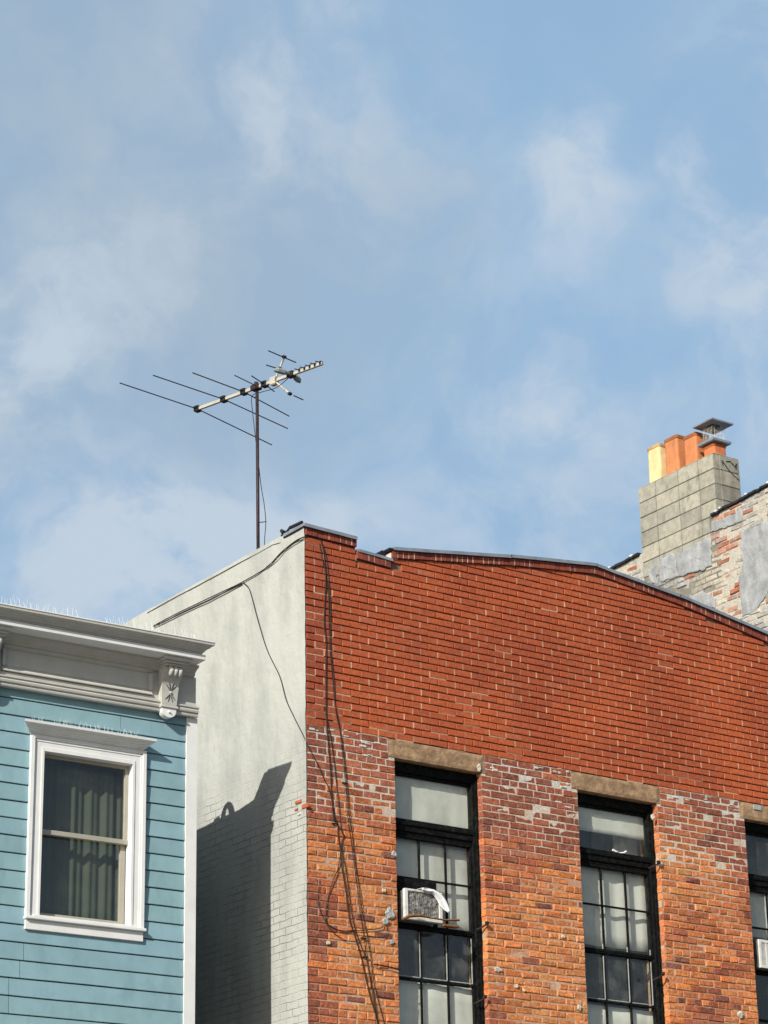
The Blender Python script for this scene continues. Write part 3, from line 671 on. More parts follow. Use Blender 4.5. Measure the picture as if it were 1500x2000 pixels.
# ================================================================== ANTENNA
AX = 12.7; top = onX(502, 757, AX); base_ = onX(505, 1068, AX)
AN = thing('tv_antenna', (base_.x, base_.y, 9.78), 'old television aerial with long rods on a rusty mast above the white side wall', 'antenna')
zb = top.z
g = MB(); g.tube([(base_.x, base_.y, 9.78), (top.x, top.y, zb+.03)], .0175, 10); g.build('mast', M['rust'], AN, smooth=True)
def onZ(x, y, Z_): d = ray(x, y); return EYE+d*((Z_-CZ)/d.z)
B0, B1 = onZ(386, 799, zb), onZ(630, 709.5, zb); bd = (B1-B0).normalized(); perp = Vector((bd.y, -bd.x, 0)).normalized()
if perp.x > 0: perp = -perp        # towards the left of the picture
g = MB(); bl = (B1-B0).length
def bfr(p): return B0+bd*p[0]+perp*p[1]+Vector((0, 0, p[2]))
g.box((0, -.014, -.017), (bl, .014, .017), fr=bfr, bev=.003); g.build('boom', M['alu'], AN)
mids = [(386, 799), (435, 779), (475, 765), (511, 748)]
ends = [((234, 748), (531, 869)), ((299, 733), (562, 837)), ((376, 728), (565, 813)), ((491, 734), (536, 765))]
for (mx, my), (l_, r_) in zip(mids, ends):
    c = onZ(mx, my, zb); s = (c-B0).dot(bd)
    g = MB(); g.box((s-.03, -.03, -.032), (s+.03, .03, .034), fr=bfr, bev=.006); g.box((s-.022, -.045, .0), (s+.022, .045, .026), fr=bfr, bev=.005)
    cl = g.build('element_clamp', M['darkplastic'], AN)
    for e in (l_, r_):
        g = MB(); E_ = onZ(*e, zb); cc = B0+bd*s+Vector((0, 0, .0)); g.tube([cc+(E_-cc).normalized()*.02, E_], .0058, 6); g.build('element_rod', M['rust'], AN)
g = MB(); s = (onZ(500, 757, zb)-B0).dot(bd); g.tube([B0+bd*(s+.03), onZ(458, 733, zb)], .0052, 6); g.build('element_rod', M['rust'], AN)
g = MB(); g.box((s-.05, -.035, -.03), (s+.05, .035, .03), fr=bfr, bev=.006); g.tube([B0+bd*(s)+Vector((0, 0, -.02)), B0+bd*s+Vector((0, 0, .06))], .022, 8); g.build('mast_clamp', M['rust'], AN)
# corner reflector and small directors of the high band section
def onB(x, y):                   # on the upright plane through the boom
    nrm = perp; d = ray(x, y); return EYE+d*((B0-EYE).dot(nrm)/d.dot(nrm))
bs = onB(536, 744); ut = onB(555, 697); lt = onB(566, 769)
g = MB(); g.box(((bs-B0).dot(bd)-.04, -.03, -.05), ((bs-B0).dot(bd)+.035, .03, .045), fr=bfr, bev=.01); g.tube([bs, ut+(ut-bs).normalized()*.02], .011, 6); g.tube([bs, lt], .011, 6); g.build('reflector_arm', M['alu'], AN)
for (c, hl, hr) in ((ut, (524, 685), (578, 708)), (bs.lerp(ut, .52), (520, 713), None), (lt, None, (592, 781))):
    g = MB(); a = c-perp*(-.02); pts = []
    for e in (hl, hr):
        if e:
            d = ray(*e); P = EYE+d*((c-EYE).dot(bd)/d.dot(bd)); pts.append(P)
        else: pts.append(c+(perp*.02 if e is hr and hl is None else perp*-.06))
    g.tube(pts, .006, 6); g.box((-.015, -.02, -.015), (.015, .02, .015), fr=lambda p: c+bd*p[0]+perp*p[1]+Vector((0, 0, p[2])), bev=.004); g.build('reflector_rod', M['rust'], AN)
ds = (onB(569, 734)-B0).dot(bd)
g = MB(); g.box((ds-.04, -.032, -.03), (ds+.04, .032, .035), fr=bfr, bev=.008)
g.build('dipole_box', M['darkplastic'], AN)
for sgn in (1, -1):
    g = MB(); o_ = B0+bd*ds
    g.tube([o_+perp*.03*sgn, o_+perp*.09*sgn-bd*.02+Vector((0, 0, .004)), o_+perp*.16*sgn-bd*.045+Vector((0, 0, .01)), o_+perp*.2*sgn-bd*.06], [.012, .03, .032, .012], 8); g.build('dipole_wing', M['greyplastic'], AN)
for k in range(5):
    s = ds+.12+(bl-ds-.14)*k/4; o_ = B0+bd*s
    g = MB(); g.tube([o_+perp*-.035+Vector((0, 0, .0)), o_+Vector((0, 0, .012)), o_+perp*.085], .0055, 6); g.box((s-.012, -.018, -.012), (s+.012, .018, .03), fr=bfr, bev=.004); g.build('director', M['darkplastic'], AN)
# its lead-in wire
g = MB(); X0 = AX
pts = [B0+bd*(ds-.03)+Vector((0, 0, -.02)), onX(540, 757, X0), onX(510, 766, X0), onX(492, 774, X0), onX(493, 800, X0), onX(497, 838, X0-.0), onX(502, 880, X0), onX(505.5, 910, X0), onX(510, 950, X0), onX(516, 985, X0), onX(519, 1020, X0), onX(517, 1050, X0), onX(516, 1075, X0)]
g.tube(smooth_path(pts), .0042, 5); g.tube([onX(502, 1021, X0), onX(520, 1019, X0)], .005, 5); g.tube([onX(502, 777, X0), onX(491, 774, X0)], .005, 5)
g.build('lead_wire', M['cable'], AN, smooth=True)

# ================================================================== BLUE HOUSE
DL = radians(-1.7); P0 = Vector((11.216, 18.8, 0)); BU = Vector((cos(DL), sin(DL), 0)); BN = Vector((-sin(DL), cos(DL), 0))
def bf(p): return P0+BU*p[0]+BN*p[1]+Vector((0, 0, p[2]))       # x along the front, y into the house, z up
BH = thing('blue_house', P0, 'pale blue clapboard house with heavy white bracketed cornice beside the narrow gap', 'house')
WL = -6.2
WX = [(-1.625, -.515), (-4.3, -3.19)]
ROWS = .1497; Z00 = 7.812+ROWS*2      # underside of a board at 7.812
sd = MB()
zr = Z00
FZ0 = 8.19
while zr > .3:
    z1 = zr+ROWS
    spans = [(WL, -.108)]; cut = 99
    for wz in (6.13, 6.13-2.67, 6.13-5.34):
        if zr < wz <= z1: cut = wz+.105
        if zr >= wz and zr < wz+1.70-.02:
            spans = [(WL, WX[1][0]+.02), (WX[1][1]-.02, WX[0][0]+.02), (WX[0][1]-.02, -.108)]
    for a, b_ in spans:
        x = a
        while x < b_:
            L = rnd.uniform(1.6, 3.6); x1 = min(x+L, b_)
            if b_-x1 < .4: x1 = b_
            k = rnd.uniform(.92, 1.06); c = (k, k, k*rnd.uniform(.97, 1.03)); n = 14
            zt = min(z1-.008, FZ0+.01, cut); bo = .0125+rnd.uniform(-.0012, .0012)  # board stops short so the dark backing draws a shadow line
            prv = None
            for i in range(n+1):
                xx = x+(x1-x-.003)*i/n; wv = .0014*fbm(xx*1.7, zr*5, 1); q = len(sd.v)
                for P in ((xx, .012, zr+wv), (xx, -bo+.002+wv, zr+wv-.0), (xx, -bo, zr+.003+wv), (xx, -.0015, zt), (xx, .012, zt)): sd.v.append(tuple(bf(P)))
                if prv is not None:
                    for j in range(4): sd.face((prv+j, q+j, q+j+1, prv+j+1), c)
                prv = q
            x = x1
    zr -= ROWS
o = sd.build('siding', M['blue'], BH)
hb = MB()
def bodybox(mb, a, b_, **k): mb.box(a, b_, fr=bf, **k)
bodybox(hb, (WL, .30, 0), (-.004, 9, 8.30))
M['gapside'] = mat('dark_side_boards', (.2, .24, .24), .8, var=.1)
hb.build('house_body', M['gapside'], BH); hb = MB()
# front body pieces around the windows
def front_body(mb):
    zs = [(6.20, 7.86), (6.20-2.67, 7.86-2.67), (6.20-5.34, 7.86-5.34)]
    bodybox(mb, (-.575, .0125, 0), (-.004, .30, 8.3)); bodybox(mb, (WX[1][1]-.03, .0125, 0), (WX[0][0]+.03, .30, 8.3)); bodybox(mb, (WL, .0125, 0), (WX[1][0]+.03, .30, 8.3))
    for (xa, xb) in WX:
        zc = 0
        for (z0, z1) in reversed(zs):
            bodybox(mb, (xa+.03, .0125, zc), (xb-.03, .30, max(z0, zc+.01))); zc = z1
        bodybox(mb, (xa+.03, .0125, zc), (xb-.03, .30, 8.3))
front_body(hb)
hb.build('shadow_backing', M['tar'], BH)  # near-black backing: the shadow line under each board is put into its colour
g = MB(); g.box((-.108, -.024, 0), (.0, .05, FZ0+.0), fr=bf, bev=.002); g.build('corner_board', M['white'], BH)
# cornice
CR = -.04                    # right end of the crown at its outermost
KL = WL-.1
def cor(z): return z
g = MB()
crown = [(-.02, 8.686), (.30, 8.686), (.302, 8.692), (.312, 8.695), (.313, 8.705), (.322, 8.709), (.335, 8.724), (.352, 8.733), (.372, 8.739), (.373, 8.746), (.388, 8.751), (.402, 8.757), (.407, 8.760), (.409, 8.777), (.40, 8.780), (-.02, 8.785)]
g.prism(crown, 'x', KL, CR-.409*.75, fr=bf, eb=.75)
g.build('crown_moulding', M['cream'], BH)
g = MB(); g.prism([(-.02, 8.6405), (.318, 8.6405), (.322, 8.643), (.322, 8.685), (-.02, 8.685)], 'x', KL, CR-.409*.75+.345*.75, fr=bf); g.build('fascia', M['white'], BH); g = MB()  # lip of the cornice's own paint, sunlit brightness put into the colour
g.prism([(.0, 8.56), (.075, 8.56), (.082, 8.575), (.085, 8.59), (.10, 8.60), (.12, 8.612), (.15, 8.62), (.16, 8.6395), (.0, 8.6395)], 'x', KL, -.06, fr=bf)
g.build('bed_moulding', M['cream'], BH)
g = MB(); g.prism([(.0, 8.785), (.414, 8.781), (.416, 8.787), (.40, 8.793), (.0, 8.80)], 'x', KL, CR-.405*.75+.41*.75, fr=bf); g.box((-6.2, -.40, 8.78), (CR-.02, .05, 8.798), fr=bf); g.build('cornice_flashing', M['white'], BH)
g = MB(); g.box((KL, -.045, 8.19), (-.03, .06, 8.56), fr=bf)                     # frieze board
g.prism([(.045, 8.185), (.068, 8.187), (.073, 8.20), (.066, 8.216), (.084, 8.222), (.089, 8.238), (.08, 8.256), (.094, 8.262), (.094, 8.276), (.045, 8.288)], 'x', KL, -.02, fr=bf)
g.box((KL, -.058, 8.29), (-.032, -.044, 8.315), fr=bf)
g.build('frieze', M['cream'], BH)
def panel(xa, xb):
    g = MB(); z0, z1 = 8.335, 8.548
    for (a, b_, c, d) in ((xa, xb, z0-.012, z0+.028), (xa, xb, z1-.02, z1+.008)):
        g.prism([(.045, c), (.08, c), (.08, c+.008), (.05, d), (.045, d)] if c < z0 else [(.045, c), (.05, c), (.08, d-.008), (.08, d), (.045, d)], 'x', a, b_, fr=bf)
    for (a, b_) in ((xa, xa+.03), (xb-.03, xb)): g.box((a, -.078, z0+.028), (b_, -.045, z1-.02), fr=bf, bev=.012)
    g.box((xa+.045, -.049, z0+.04), (xb-.045, -.045, z1-.03), fr=bf)
    g.build('frieze_panel', M['cream'], BH)
BRK = [-.335, -2.09, -3.83, -5.55]
for a, b_ in zip(BRK[1:], BRK): panel(a+.15, b_-.15)
def bracket(cx):
    g = MB(); w_ = .092
    front = [(.05, 8.22), (.105, 8.22), (.112, 8.25), (.116, 8.30), (.12, 8.36), (.13, 8.42), (.15, 8.47), (.175, 8.50), (.19, 8.52), (.195, 8.54), (.19, 8.565), (.18, 8.58), (.05, 8.58)]
    k = len(g.v)
    def tap(z): return w_*(.80+.20*min(1, max(0, (z-8.24)/.3)))
    for sx in (-1, 1):
        for p, q in front: g.v.append(tuple(bf((cx+sx*tap(q), -p, q))))
    m_ = len(front)
    for i in range(m_): j = (i+1) % m_; g.face((k+i, k+j, k+m_+j, k+m_+i))
    g.face(tuple(k+i for i in range(m_-1, -1, -1))); g.face(tuple(k+m_+i for i in range(m_)))
    o = g.build('bracket', M['cream'], BH)
    s = MB()                       # stepped cap, scroll rolls, foot
    for (p, dx, z0, z1) in ((.225, .10, 8.572, 8.592), (.255, .118, 8.591, 8.612), (.29, .135, 8.611, 8.640)): s.box((cx-dx, -p, z0), (cx+dx, -.05, z1), fr=bf, bev=.004)
    s.build('bracket_cap', M['cream'], o)
    for sx in (-1, 0, 1):
        c0 = cx+sx*.045+.01; s = MB()
        s.tube([bf((c0, -.165, 8.575)), bf((c0, -.195, 8.56)), bf((c0, -.21, 8.535)), bf((c0, -.198, 8.505)), bf((c0, -.172, 8.485))], [.012, .023, .026, .023, .008], 8)
        s.build('scroll', M['cream'], o, smooth=True)
    # carved spray: dark cuts standing on the curved face
    def face_p(z):
        for (p1, q1), (p2, q2) in zip(front[1:], front[2:]):
            if q1 <= z <= q2 and q2 > q1: return p1+(p2-p1)*(z-q1)/(q2-q1)
        return .1
    for dirn in (1, -1):
        for a in (-32, -13, 13, 32):
            pts = []; s = MB()
            for r_ in (.02, .045, .075, .098):
                ang = radians(a)*(1+.3*r_/.08); z = 8.355+dirn*r_*cos(ang)*.95; x = cx+.008+r_*sin(ang)*.8
                pts.append(bf((x, -face_p(z)-.001, z)))
            s.tube(pts, [.0018, .004, .004, .0012], 5); s.build('carved_groove', M['tar'], o)
    s = MB(); s.tube([bf((cx+.008, -.124, 8.349)), bf((cx+.008, -.124, 8.361))], .010, 8); s.build('rosette', M['cream'], o)
    s = MB(); s.box((cx-.084, -.125, 8.212), (cx+.084, -.05, 8.235), fr=bf, bev=.004); s.build('foot_moulding', M['cream'], o)
    s = MB(); n = 14; k = len(s.v)
    prof_ = [(-.07, 8.211)] + [(-.07*cos(pi*i/n), 8.19-.062*sin(pi*i/n)) for i in range(n+1)] + [(.07, 8.211)]
    for p in (.112, .045):
        for x, z in prof_: s.v.append(tuple(bf((cx+x, -p, z))))
    m_ = len(prof_); s.face(tuple(range(k, k+m_))); s.face(tuple(range(k+2*m_-1, k+m_-1, -1)))
    for i in range(m_): j = (i+1) % m_; s.face((k+j, k+i, k+m_+i, k+m_+j))
    s.tube([bf((cx-.004, -.11, 8.176)), bf((cx-.002, -.134, 8.174))], [.014, .003], 8)
    s.build('bracket_foot', M['white'], o)
for c in BRK: bracket(c)
# roof behind the cornice, gently falling to the rear, with a vent hood that shows in the shadow on the white wall
g = MB()
n = len(g.v)
for x in (WL, -.004):
    for (y, z) in ((.0, 8.30), (.06, 8.76), (.25, 8.55), (.55, 8.50), (1.3, 8.46), (9, 8.2), (9, 7.9), (.3, 7.9)): g.v.append(tuple(bf((x, y, z))))
for i in range(8): j = (i+1) % 8; g.face((n+j, n+i, n+8+i, n+8+j))
g.face(tuple(range(n, n+8))); g.face(tuple(range(n+15, n+7, -1)))
g.build('roof', M['roof'], BH)
g = MB(); c = bf((-.06, .72, 8.47)); ring = []
for i in range(11):
    th_ = pi*i/10; ring.append(c+BN*(-.085*cos(th_))+Vector((0, 0, .15*sin(th_))))
g.tube(ring, [.05, .045, .04, .035, .03, .03, .03, .035, .04, .045, .05], 8); g.tube([c+BN*.13, c+BN*.16+Vector((0, 0, .06)), c+BN*.24+Vector((0, 0, .05)), c+BN*.27], .014, 6); g.build('roof_vent', M['metal'], BH)
# bird spikes
def spikes(xa, xb, y, z, step, h, gaps=()):
    g = MB(); x = xa
    while x < xb:
        if any(a < x < b_ for a, b_ in gaps):
            if g.v: g.build('bird_spikes', M['spike'], BH); g = MB(); xs = None
            x += step; continue
        if not g.v: xs = x; nxt = min([a for a, b_ in gaps if a > x]+[xb]); g.box((x-.01, y-.012, z), (nxt, y+.012, z+.004), fr=bf)
        for q in (-1, 1):
            hh = h*rnd.uniform(.6, 1.1); g.tube([bf((x, y, z)), bf((x+rnd.uniform(-.016, .016), y+q*.022+rnd.uniform(-.008, .008), z+hh))], [.0022, .0012], 4)
        x += step*rnd.uniform(.75, 1.25)
    return g.build('bird_spikes', M['spike'], BH)
spikes(-4.0, -.16, -.36, 8.795, .046, .095, gaps=((-1.33, -1.1), (-.52, -.46)))
# windows of the blue house
def house_window(xa, xb, dz, first):
    f = MB(); zb_, zt_ = 6.237+dz, 7.812+dz
    cw = .128
    f.box((xa, -.042, zb_), (xa+.032, .03, zt_), fr=bf, bev=.003); f.box((xb-.032, -.042, zb_), (xb, .03, zt_), fr=bf, bev=.003)
    f.box((xa+.032, -.030, zb_), (xa+.05, .03, zt_-.04), fr=bf, bev=.002); f.box((xb-.05, -.030, zb_), (xb-.032, .03, zt_-.04), fr=bf, bev=.002)
    f.box((xa+.05, -.024, zb_), (xa+cw-.022, .03, zt_-.058), fr=bf); f.box((xb-cw+.022, -.024, zb_), (xb-.05, .03, zt_-.058), fr=bf)
    f.box((xa+cw-.022, -.031, zb_+.012), (xa+cw, .07, zt_-.115), fr=bf, bev=.002); f.box((xb-cw, -.031, zb_+.012), (xb-cw+.022, .07, zt_-.115), fr=bf, bev=.002)
    f.box((xa+.032, -.041, zt_-.034), (xb-.032, .03, zt_), fr=bf, bev=.003); f.box((xa+.05, -.0295, zt_-.056), (xb-.05, .03, zt_-.034), fr=bf, bev=.002)
    f.box((xa+.05, -.0235, zt_-.1), (xb-.05, .03, zt_-.056), fr=bf); f.box((xa+cw-.022, -.0305, zt_-.137), (xb-cw+.022, .07, zt_-.1), fr=bf, bev=.002)
    wo = f.build('window', M['white'], BH)
    if not first: tag(wo, 'lower window whose crown just shows at the bottom edge')
    g = MB()
    cr = [(-.005, zt_+.0), (.046, zt_+.0), (.047, zt_+.008), (.062, zt_+.012), (.064, zt_+.022), (.078, zt_+.027), (.082, zt_+.038), (.10, zt_+.046), (.104, zt_+.055), (.124, zt_+.062), (.132, zt_+.070), (.134, zt_+.088), (.125, zt_+.092), (-.005, zt_+.108)]
    g.prism(cr, 'x', xa+.012, xb-.07, fr=bf, ea=.95, eb=.9); g.build('window_crown', M['white'], wo)
    g = MB(); g.box((xa-.008, -.062, zb_-.028), (xb+.012, .04, zb_-.001), fr=bf, bev=.004); g.box((xa+.07, -.05, zb_-.001), (xb-.07, .07, zb_+.014), fr=bf, bev=.003); g.build('sill', M['white'], wo)
    g = MB(); g.box((xa+.002, -.03, zb_-.112), (xb-.002, .01, zb_-.029), fr=bf, bev=.003); g.build('apron', M['white'], wo)
    # sashes
    ia, ib = xa+cw, xb-cw; ztp = zt_-.137; mid = 6.985+dz
    g = MB(); sw_ = .034
    g.box((ia, .045, mid-.002), (ia+sw_, .075, ztp), fr=bf); g.box((ib-sw_, .045, mid-.002), (ib, .075, ztp), fr=bf); g.box((ia+sw_, .046, ztp-.03), (ib-sw_, .075, ztp), fr=bf); g.box((ia, .036, mid-.016), (ib, .075, mid+.026), fr=bf, bev=.003)
    g.build('upper_sash', M['beige'], wo)
    g = MB()
    g.box((ia, .08, zb_+.012), (ia+.05, .11, mid-.016), fr=bf); g.box((ib-.05, .08, zb_+.012), (ib, .11, mid-.016), fr=bf); g.box((ia+.05, .081, zb_+.012), (ib-.05, .11, zb_+.065), fr=bf, bev=.003)
    g.build('lower_sash', M['beige'], wo)
    g = MB(); g.grid(1, 1, lambda u, v: bf((ia+.03+(ib-ia-.06)*u, .062, mid+.02+(ztp-mid-.045)*v))); g.grid(1, 1, lambda u, v: bf((ia+.045+(ib-ia-.09)*u, .095, zb_+.06+(mid-zb_-.07)*v))); g.build('glass', M['glass'], wo)
    def cur(u, v):
        f_ = .017*sin(u*27+1.5*sin(u*9))*(.6+.4*v)+.008*sin(u*77)
        return bf((ia-.04+(ib-ia+.08)*u, .19+f_, zb_-.03+(ztp-zb_+.06)*v))
    g = MB(); g.grid(110, 8, cur); g.build('curtain', M['curtain'], wo, smooth=True, solid=.002)
for iw, (xa, xb) in enumerate(WX):
    for k in range(3 if iw == 0 else 3): house_window(xa, xb, -2.67*k, k == 0)
spikes(WX[0][0]-.0, WX[0][1]-.12, -.06, 7.913, .04, .06, gaps=((-1.52, -1.42), (-.86, -.80)))
spikes(WX[0][0]-.0, WX[0][1]-.0, -.075, 7.913-2.67, .03, .085)

# ================================================================== NEIGHBOUR BEHIND
XN = 19.9
NB = thing('neighbour_building', (XN, D, 0), 'taller building behind the parapet with patchy whitewashed and bare brick side wall', 'building')
def ntop(y): return 12.80-(y-20.0)*.052
nw = MB()
CRM, GRY, RED, PNK = (.43, .39, .315), (.30, .30, .29), (.36, .125, .07), (.42, .25, .17)
zc_ = 9.6; r_ = 0
while zc_ < 13.0:
    y = D-.2-(.1 if r_ % 2 else 0)
    while y < 23.4:
        L = .205+rnd.uniform(-.014, .014); y0, y1 = y+.006, y+L-.006; y += L
        ym = (y0+y1)/2
        if ym < D: continue
        if 21.2 < ym < 22.54 and zc_ > 12.42: continue
        z1 = min(zc_+.0625, ntop(ym)-.012)
        if z1-zc_ < .02: continue
        q = fbm(ym*1.4, zc_*1.4, 7.3)*.8+rnd.gauss(0, .22)
        strip = max(0, 1-abs(ym-20.98)/.27)
        c = lerp(CRM, GRY, max(0, min(1, .35+q)))
        rp = .07+1.2*strip*(.55+fbm(ym*3, zc_*3, 2.0)) + (.35 if zc_ < 11.75 and ym < 20.9 else 0)*(.6+fbm(ym*2, zc_*2, 6))
        if rnd.random() < rp: c = lerp(RED, PNK, rnd.random()); 
        elif strip > .2: c = lerp(c, CRM, .7)
        kk = rnd.uniform(.74, 1.1); c = tuple(v*kk for v in c); e = rnd.gauss(0, .006)
        fr = lambda p: (p[1], p[0], p[2])
        brick(nw, y0, y1, zc_+.005, z1, z1, clampc(c), e, XN+.03, y=XN, bev=.009, jit=.006, fr=fr)
    zc_ += .0705; r_ += 1
nw.grid(40, 30, lambda u, v: (XN+.006+.006*fbm(u*30, v*30, 5), D-.2+4.6*u, 9.4+(ntop(D-.2+4.6*u)-9.4)*v), m=1, c=(.40, .37, .31))
nw.box((XN+.03, D-.2, 0), (XN+8, D+.1, 12.84), (.3, .13, .08), 0); 
n = len(nw.v)
for x in (XN+.03, XN+.32):
    for (y, z) in ((D-.2, 0), (23.4, 0), (23.4, ntop(23.4)-.005), (D-.2, ntop(D-.2)-.005)): nw.v.append((x, y, z))
for q in ((0, 1, 2, 3), (7, 6, 5, 4), (0, 4, 5, 1), (1, 5, 6, 2), (2, 6, 7, 3), (3, 7, 4, 0)): nw.face(tuple(n+k for k in q), (.5, .45, .38), 1)
nw.box((XN+.32, D+.1, 0), (XN+8, 23.4, 12.3), (.3, .3, .3), 1)
o = nw.build('party_wall', [M['wash'], M['mortar']], NB)
# slabs of grey render still clinging on
def render_patch(pts_px, th, seed):
    P = [onX(x, y, XN) for x, y in pts_px]; K = []
    for i in range(len(P)):
        a, b_ = P[i], P[(i+1) % len(P)]; m_ = max(2, int((b_-a).length/.035))
        for j in range(m_):
            p = a.lerp(b_, j/m_); K.append((p.y+.035*fbm(p.y*11, p.z*11, seed), p.z+.035*fbm(p.y*11, p.z*11, seed+5)))
    cy, cz = sum(k[0] for k in K)/len(K), sum(k[1] for k in K)/len(K)
    g = MB(); n = len(K)
    for s, t_ in ((1, -.012), (1, th*.7), (.93, th), (.55, th*1.1), (.25, th)):
        for y, z in K: g.v.append((XN-t_*(1+.25*fbm(y*5, z*5, seed)), cy+(y-cy)*s, cz+(z-cz)*s))
    for k in range(4):
        for i in range(n): j = (i+1) % n; g.face((k*n+i, (k+1)*n+i, (k+1)*n+j, k*n+j))
    c = len(g.v); g.v.append((XN-th, cy, cz))
    for i in range(n): g.face((4*n+i, c, 4*n+(i+1) % n))
    g.build('render_patch', M['stucco_grey'], NB)
zc2 = zf(1180, 790, 4.256)
render_patch(zc2([(1135, 1060), (1200, 1030), (1362, 960), (1420, 1000), (1420, 1500), (1362, 1560), (1290, 1690), (1230, 1740), (1150, 1760), (1135, 1560), (1120, 1440), (1155, 1400), (1150, 1200)]), .014, 1.5)
render_patch(zc2([(900, 980), (1010, 930), (1150, 880), (1150, 960), (1060, 1010), (960, 1040), (905, 1060)]), .012, 2.5)
render_patch(zc2([(455, 1290), (560, 1240), (600, 1250), (610, 1430), (520, 1480), (470, 1490)]), .02, 3.5)
render_patch(zc2([(615, 1240), (700, 1200), (760, 1170), (890, 1110), (900, 1350), (840, 1370), (720, 1400), (620, 1430)]), .02, 4.5)
render_patch(zc2([(360, 1380), (400, 1350), (440, 1310), (450, 1490), (380, 1460)]), .015, 5.5)
render_patch(zc2([(700, 1600), (850, 1560), (915, 1620), (910, 1690), (800, 1680), (720, 1650)]), .01, 6.5)
CY0, CY1 = 21.075, 22.49
# tile and tar capping along its sloping top
g = MB(); y = D-.2; k = 0
while y < 23.35:
    L = rnd.uniform(.055, .11); y1 = y+L
    if not (21.14 < y < CY1+.0):
        zt_ = ntop(y+L/2)+rnd.uniform(-.006, .008)
        g.hexa([(XN-.035, y, zt_-.012), (XN+.34, y, zt_-.012), (XN+.34, y1-.008, zt_-.012), (XN-.035, y1-.008, zt_-.012), (XN-.03, y, zt_+.02), (XN+.34, y, zt_+.024), (XN+.34, y1-.008, zt_+.024), (XN-.03, y1-.008, zt_+.02)], m=0)
        if rnd.random() < .35: g.box((XN-.045, y+.012, zt_+.004), (XN+.1, y+L*.55, zt_+.034), m=1, bev=.008)
    y = y1
    if 21.14 < y < 21.3 and g.v: g.build('slate_capping', [M['tar'], M['white']], NB); g = MB()
g.build('slate_capping', [M['tar'], M['white']], NB)
# block chimney
CY0, CY1, CX1, CT = 21.075, 22.49, 20.31, 13.53
CB = 12.2
g = MB(); CC = [(.32, .305, .245), (.26, .25, .205), (.35, .33, .265), (.295, .285, .235)]
zz = CT; rows = 0
ys = [CY0, 21.36, 21.735, 22.16, CY1]
while zz > 12.45:
    h = .2; z0 = zz-h
    for a, b_ in zip(ys, ys[1:]):
        if z0 < 12.6 and a < 21.2: a = 21.215
        c = rnd.choice(CC); e = rnd.uniform(0, .004)
        zl = z0+.003; low = max(zl, (12.50-(12.50-12.50)*0)+(0 if rows < 5 else 0)) if False else zl
        g.box((XN-.006-e, a+.005, low), (XN+.12, b_-.005, zz-.004), c, bev=.007)
    c = rnd.choice(CC); g.box((XN+.10, CY0-.001-rnd.uniform(0, .003), z0+.003), (CX1, CY0+.3, zz-.0035), tuple(v*.95 for v in c), bev=.006)
    zz = z0; rows += 1
g.box((XN+.004, CY0+.008, CB-.4), (CX1-.006, CY1-.006, CT-.012), (.2, .185, .15))
ch = g.build('chimney', M['concrete'], NB)
g = MB(); g.box((XN-.002, CY0+.004, CT-.006), (CX1-.002, CY1-.004, CT+.012), (.3, .28, .23), bev=.006); g.build('chimney_top', M['concrete'], ch)
# dark soot scrawl on its street face
g = MB(); 
def cf_(x, z): return (x, CY0-.006, z)
for pts in ([(20.03, 13.46), (20.035, 13.40)], [(20.03, 13.455), (20.12, 13.36), (20.2, 13.30), (20.29, 13.25)], [(20.1, 13.46), (20.17, 13.475), (20.2, 13.44)], [(20.2, 13.46), (20.23, 13.42), (20.27, 13.47), (20.25, 13.39)]):
    g.tube([cf_(*p) for p in pts], .006, 5)
g.build('painted_scrawl', M['tar'], ch)
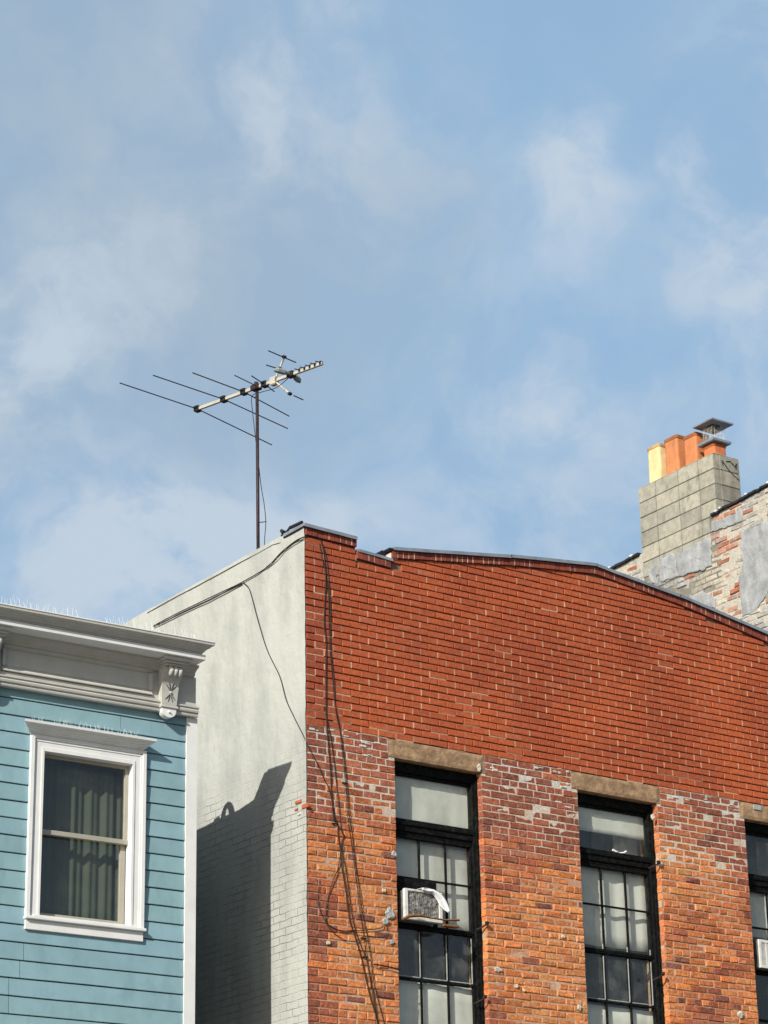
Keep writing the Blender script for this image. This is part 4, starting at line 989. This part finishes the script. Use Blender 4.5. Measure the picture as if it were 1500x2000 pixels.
# clay flues
def flue(cy, cx, w_, ztop, c, tilt=0.0, cc=None):
    g = MB(); z0 = CT; h = ztop-z0; hw = w_/2; bz = .02
    rings = [(z0, hw), (ztop-.05, hw*.99), (ztop-.045, hw*1.05), (ztop-.008, hw*1.06), (ztop, hw*1.02), (ztop, hw*.82), (ztop-.25, hw*.8)]
    n = len(g.v); K = 12
    def sq(hw_):
        b_ = hw_*.22; out = []
        for sx, sy in ((-1, -1), (1, -1), (1, 1), (-1, 1)):
            if sx*sy > 0: out += [(sx*hw_, sy*(hw_-b_)), (sx*(hw_-b_*.3), sy*(hw_-b_*.3)), (sx*(hw_-b_), sy*hw_)]
            else: out += [(sx*(hw_-b_), sy*hw_), (sx*(hw_-b_*.3), sy*(hw_-b_*.3)), (sx*hw_, sy*(hw_-b_))]
        return out
    for z, r__ in rings:
        for x, y in sq(r__): g.v.append((cx+x+tilt*(z-z0), cy+y+tilt*.6*(z-z0), z))
    for k in range(len(rings)-1):
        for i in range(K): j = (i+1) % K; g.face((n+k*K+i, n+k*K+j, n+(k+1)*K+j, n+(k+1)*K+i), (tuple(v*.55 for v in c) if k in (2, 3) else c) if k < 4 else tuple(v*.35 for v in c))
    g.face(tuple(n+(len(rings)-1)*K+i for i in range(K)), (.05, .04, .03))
    return g.build('flue', M['clay'], ch)
FX = 20.10
tag(flue(22.27, FX, .23, 14.08, (.72, .52, .27), .02), 'pale yellow clay flue'); flue(21.93, FX, .24, 14.07, (.52, .20, .08), .015); flue(21.58, FX, .23, 13.98, (.50, .185, .075), .01)
fl = flue(21.27, FX+.01, .2, 13.74, (.56, .17, .06)); tag(fl, 'short orange clay flue under the metal rain cap')
g = MB(); cy_, cx_ = 21.27, FX+.01
g.box((cx_-.15, cy_-.15, 13.74), (cx_+.15, cy_+.15, 13.782), bev=.008); g.build('cap_base', M['metal'], ch); g = MB()
n = len(g.v)
for s_, z in ((.18, 14.0), (.18, 14.02), (.02, 14.035)):
    for sx, sy in ((-1, -1), (1, -1), (1, 1), (-1, 1)): g.v.append((cx_+sx*s_, cy_+sy*s_, z))
for k in range(2):
    for i in range(4): j = (i+1) % 4; g.face((n+k*4+i, n+k*4+j, n+k*4+4+j, n+k*4+4+i))
g.face((n+3, n+2, n+1, n)); g.face((n+8, n+9, n+10, n+11))
g.build('rain_cap', M['metal'], ch)
g = MB(); g.box((cx_-.06, cy_-.06, 13.982), (cx_+.06, cy_+.06, 13.999)); g.build('cap_boss', M['tar'], ch)
g = MB()                         # mesh cage between plate and base
for i in range(9):
    for sx, sy, ax_ in ((1, 0, 0), (-1, 0, 0), (0, 1, 1), (0, -1, 1)):
        k = -.1+.2*i/8; p = (cx_+sx*.1+(k if ax_ else 0), cy_+sy*.1+(0 if ax_ else k))
        g.tube([(p[0], p[1], 13.783), (p[0], p[1], 13.999)], .0011, 4)
for z in (13.84, 13.9, 13.95):
    g.tube([(cx_-.1, cy_-.1, z), (cx_+.1, cy_-.1, z), (cx_+.1, cy_+.1, z), (cx_-.1, cy_+.1, z), (cx_-.1, cy_-.1, z)], .0016, 4)
g.tube([(cx_, cy_-.02, 13.783), (cx_, cy_-.02, 13.999)], .006, 5)
g.build('spark_cage', M['alu'], ch)
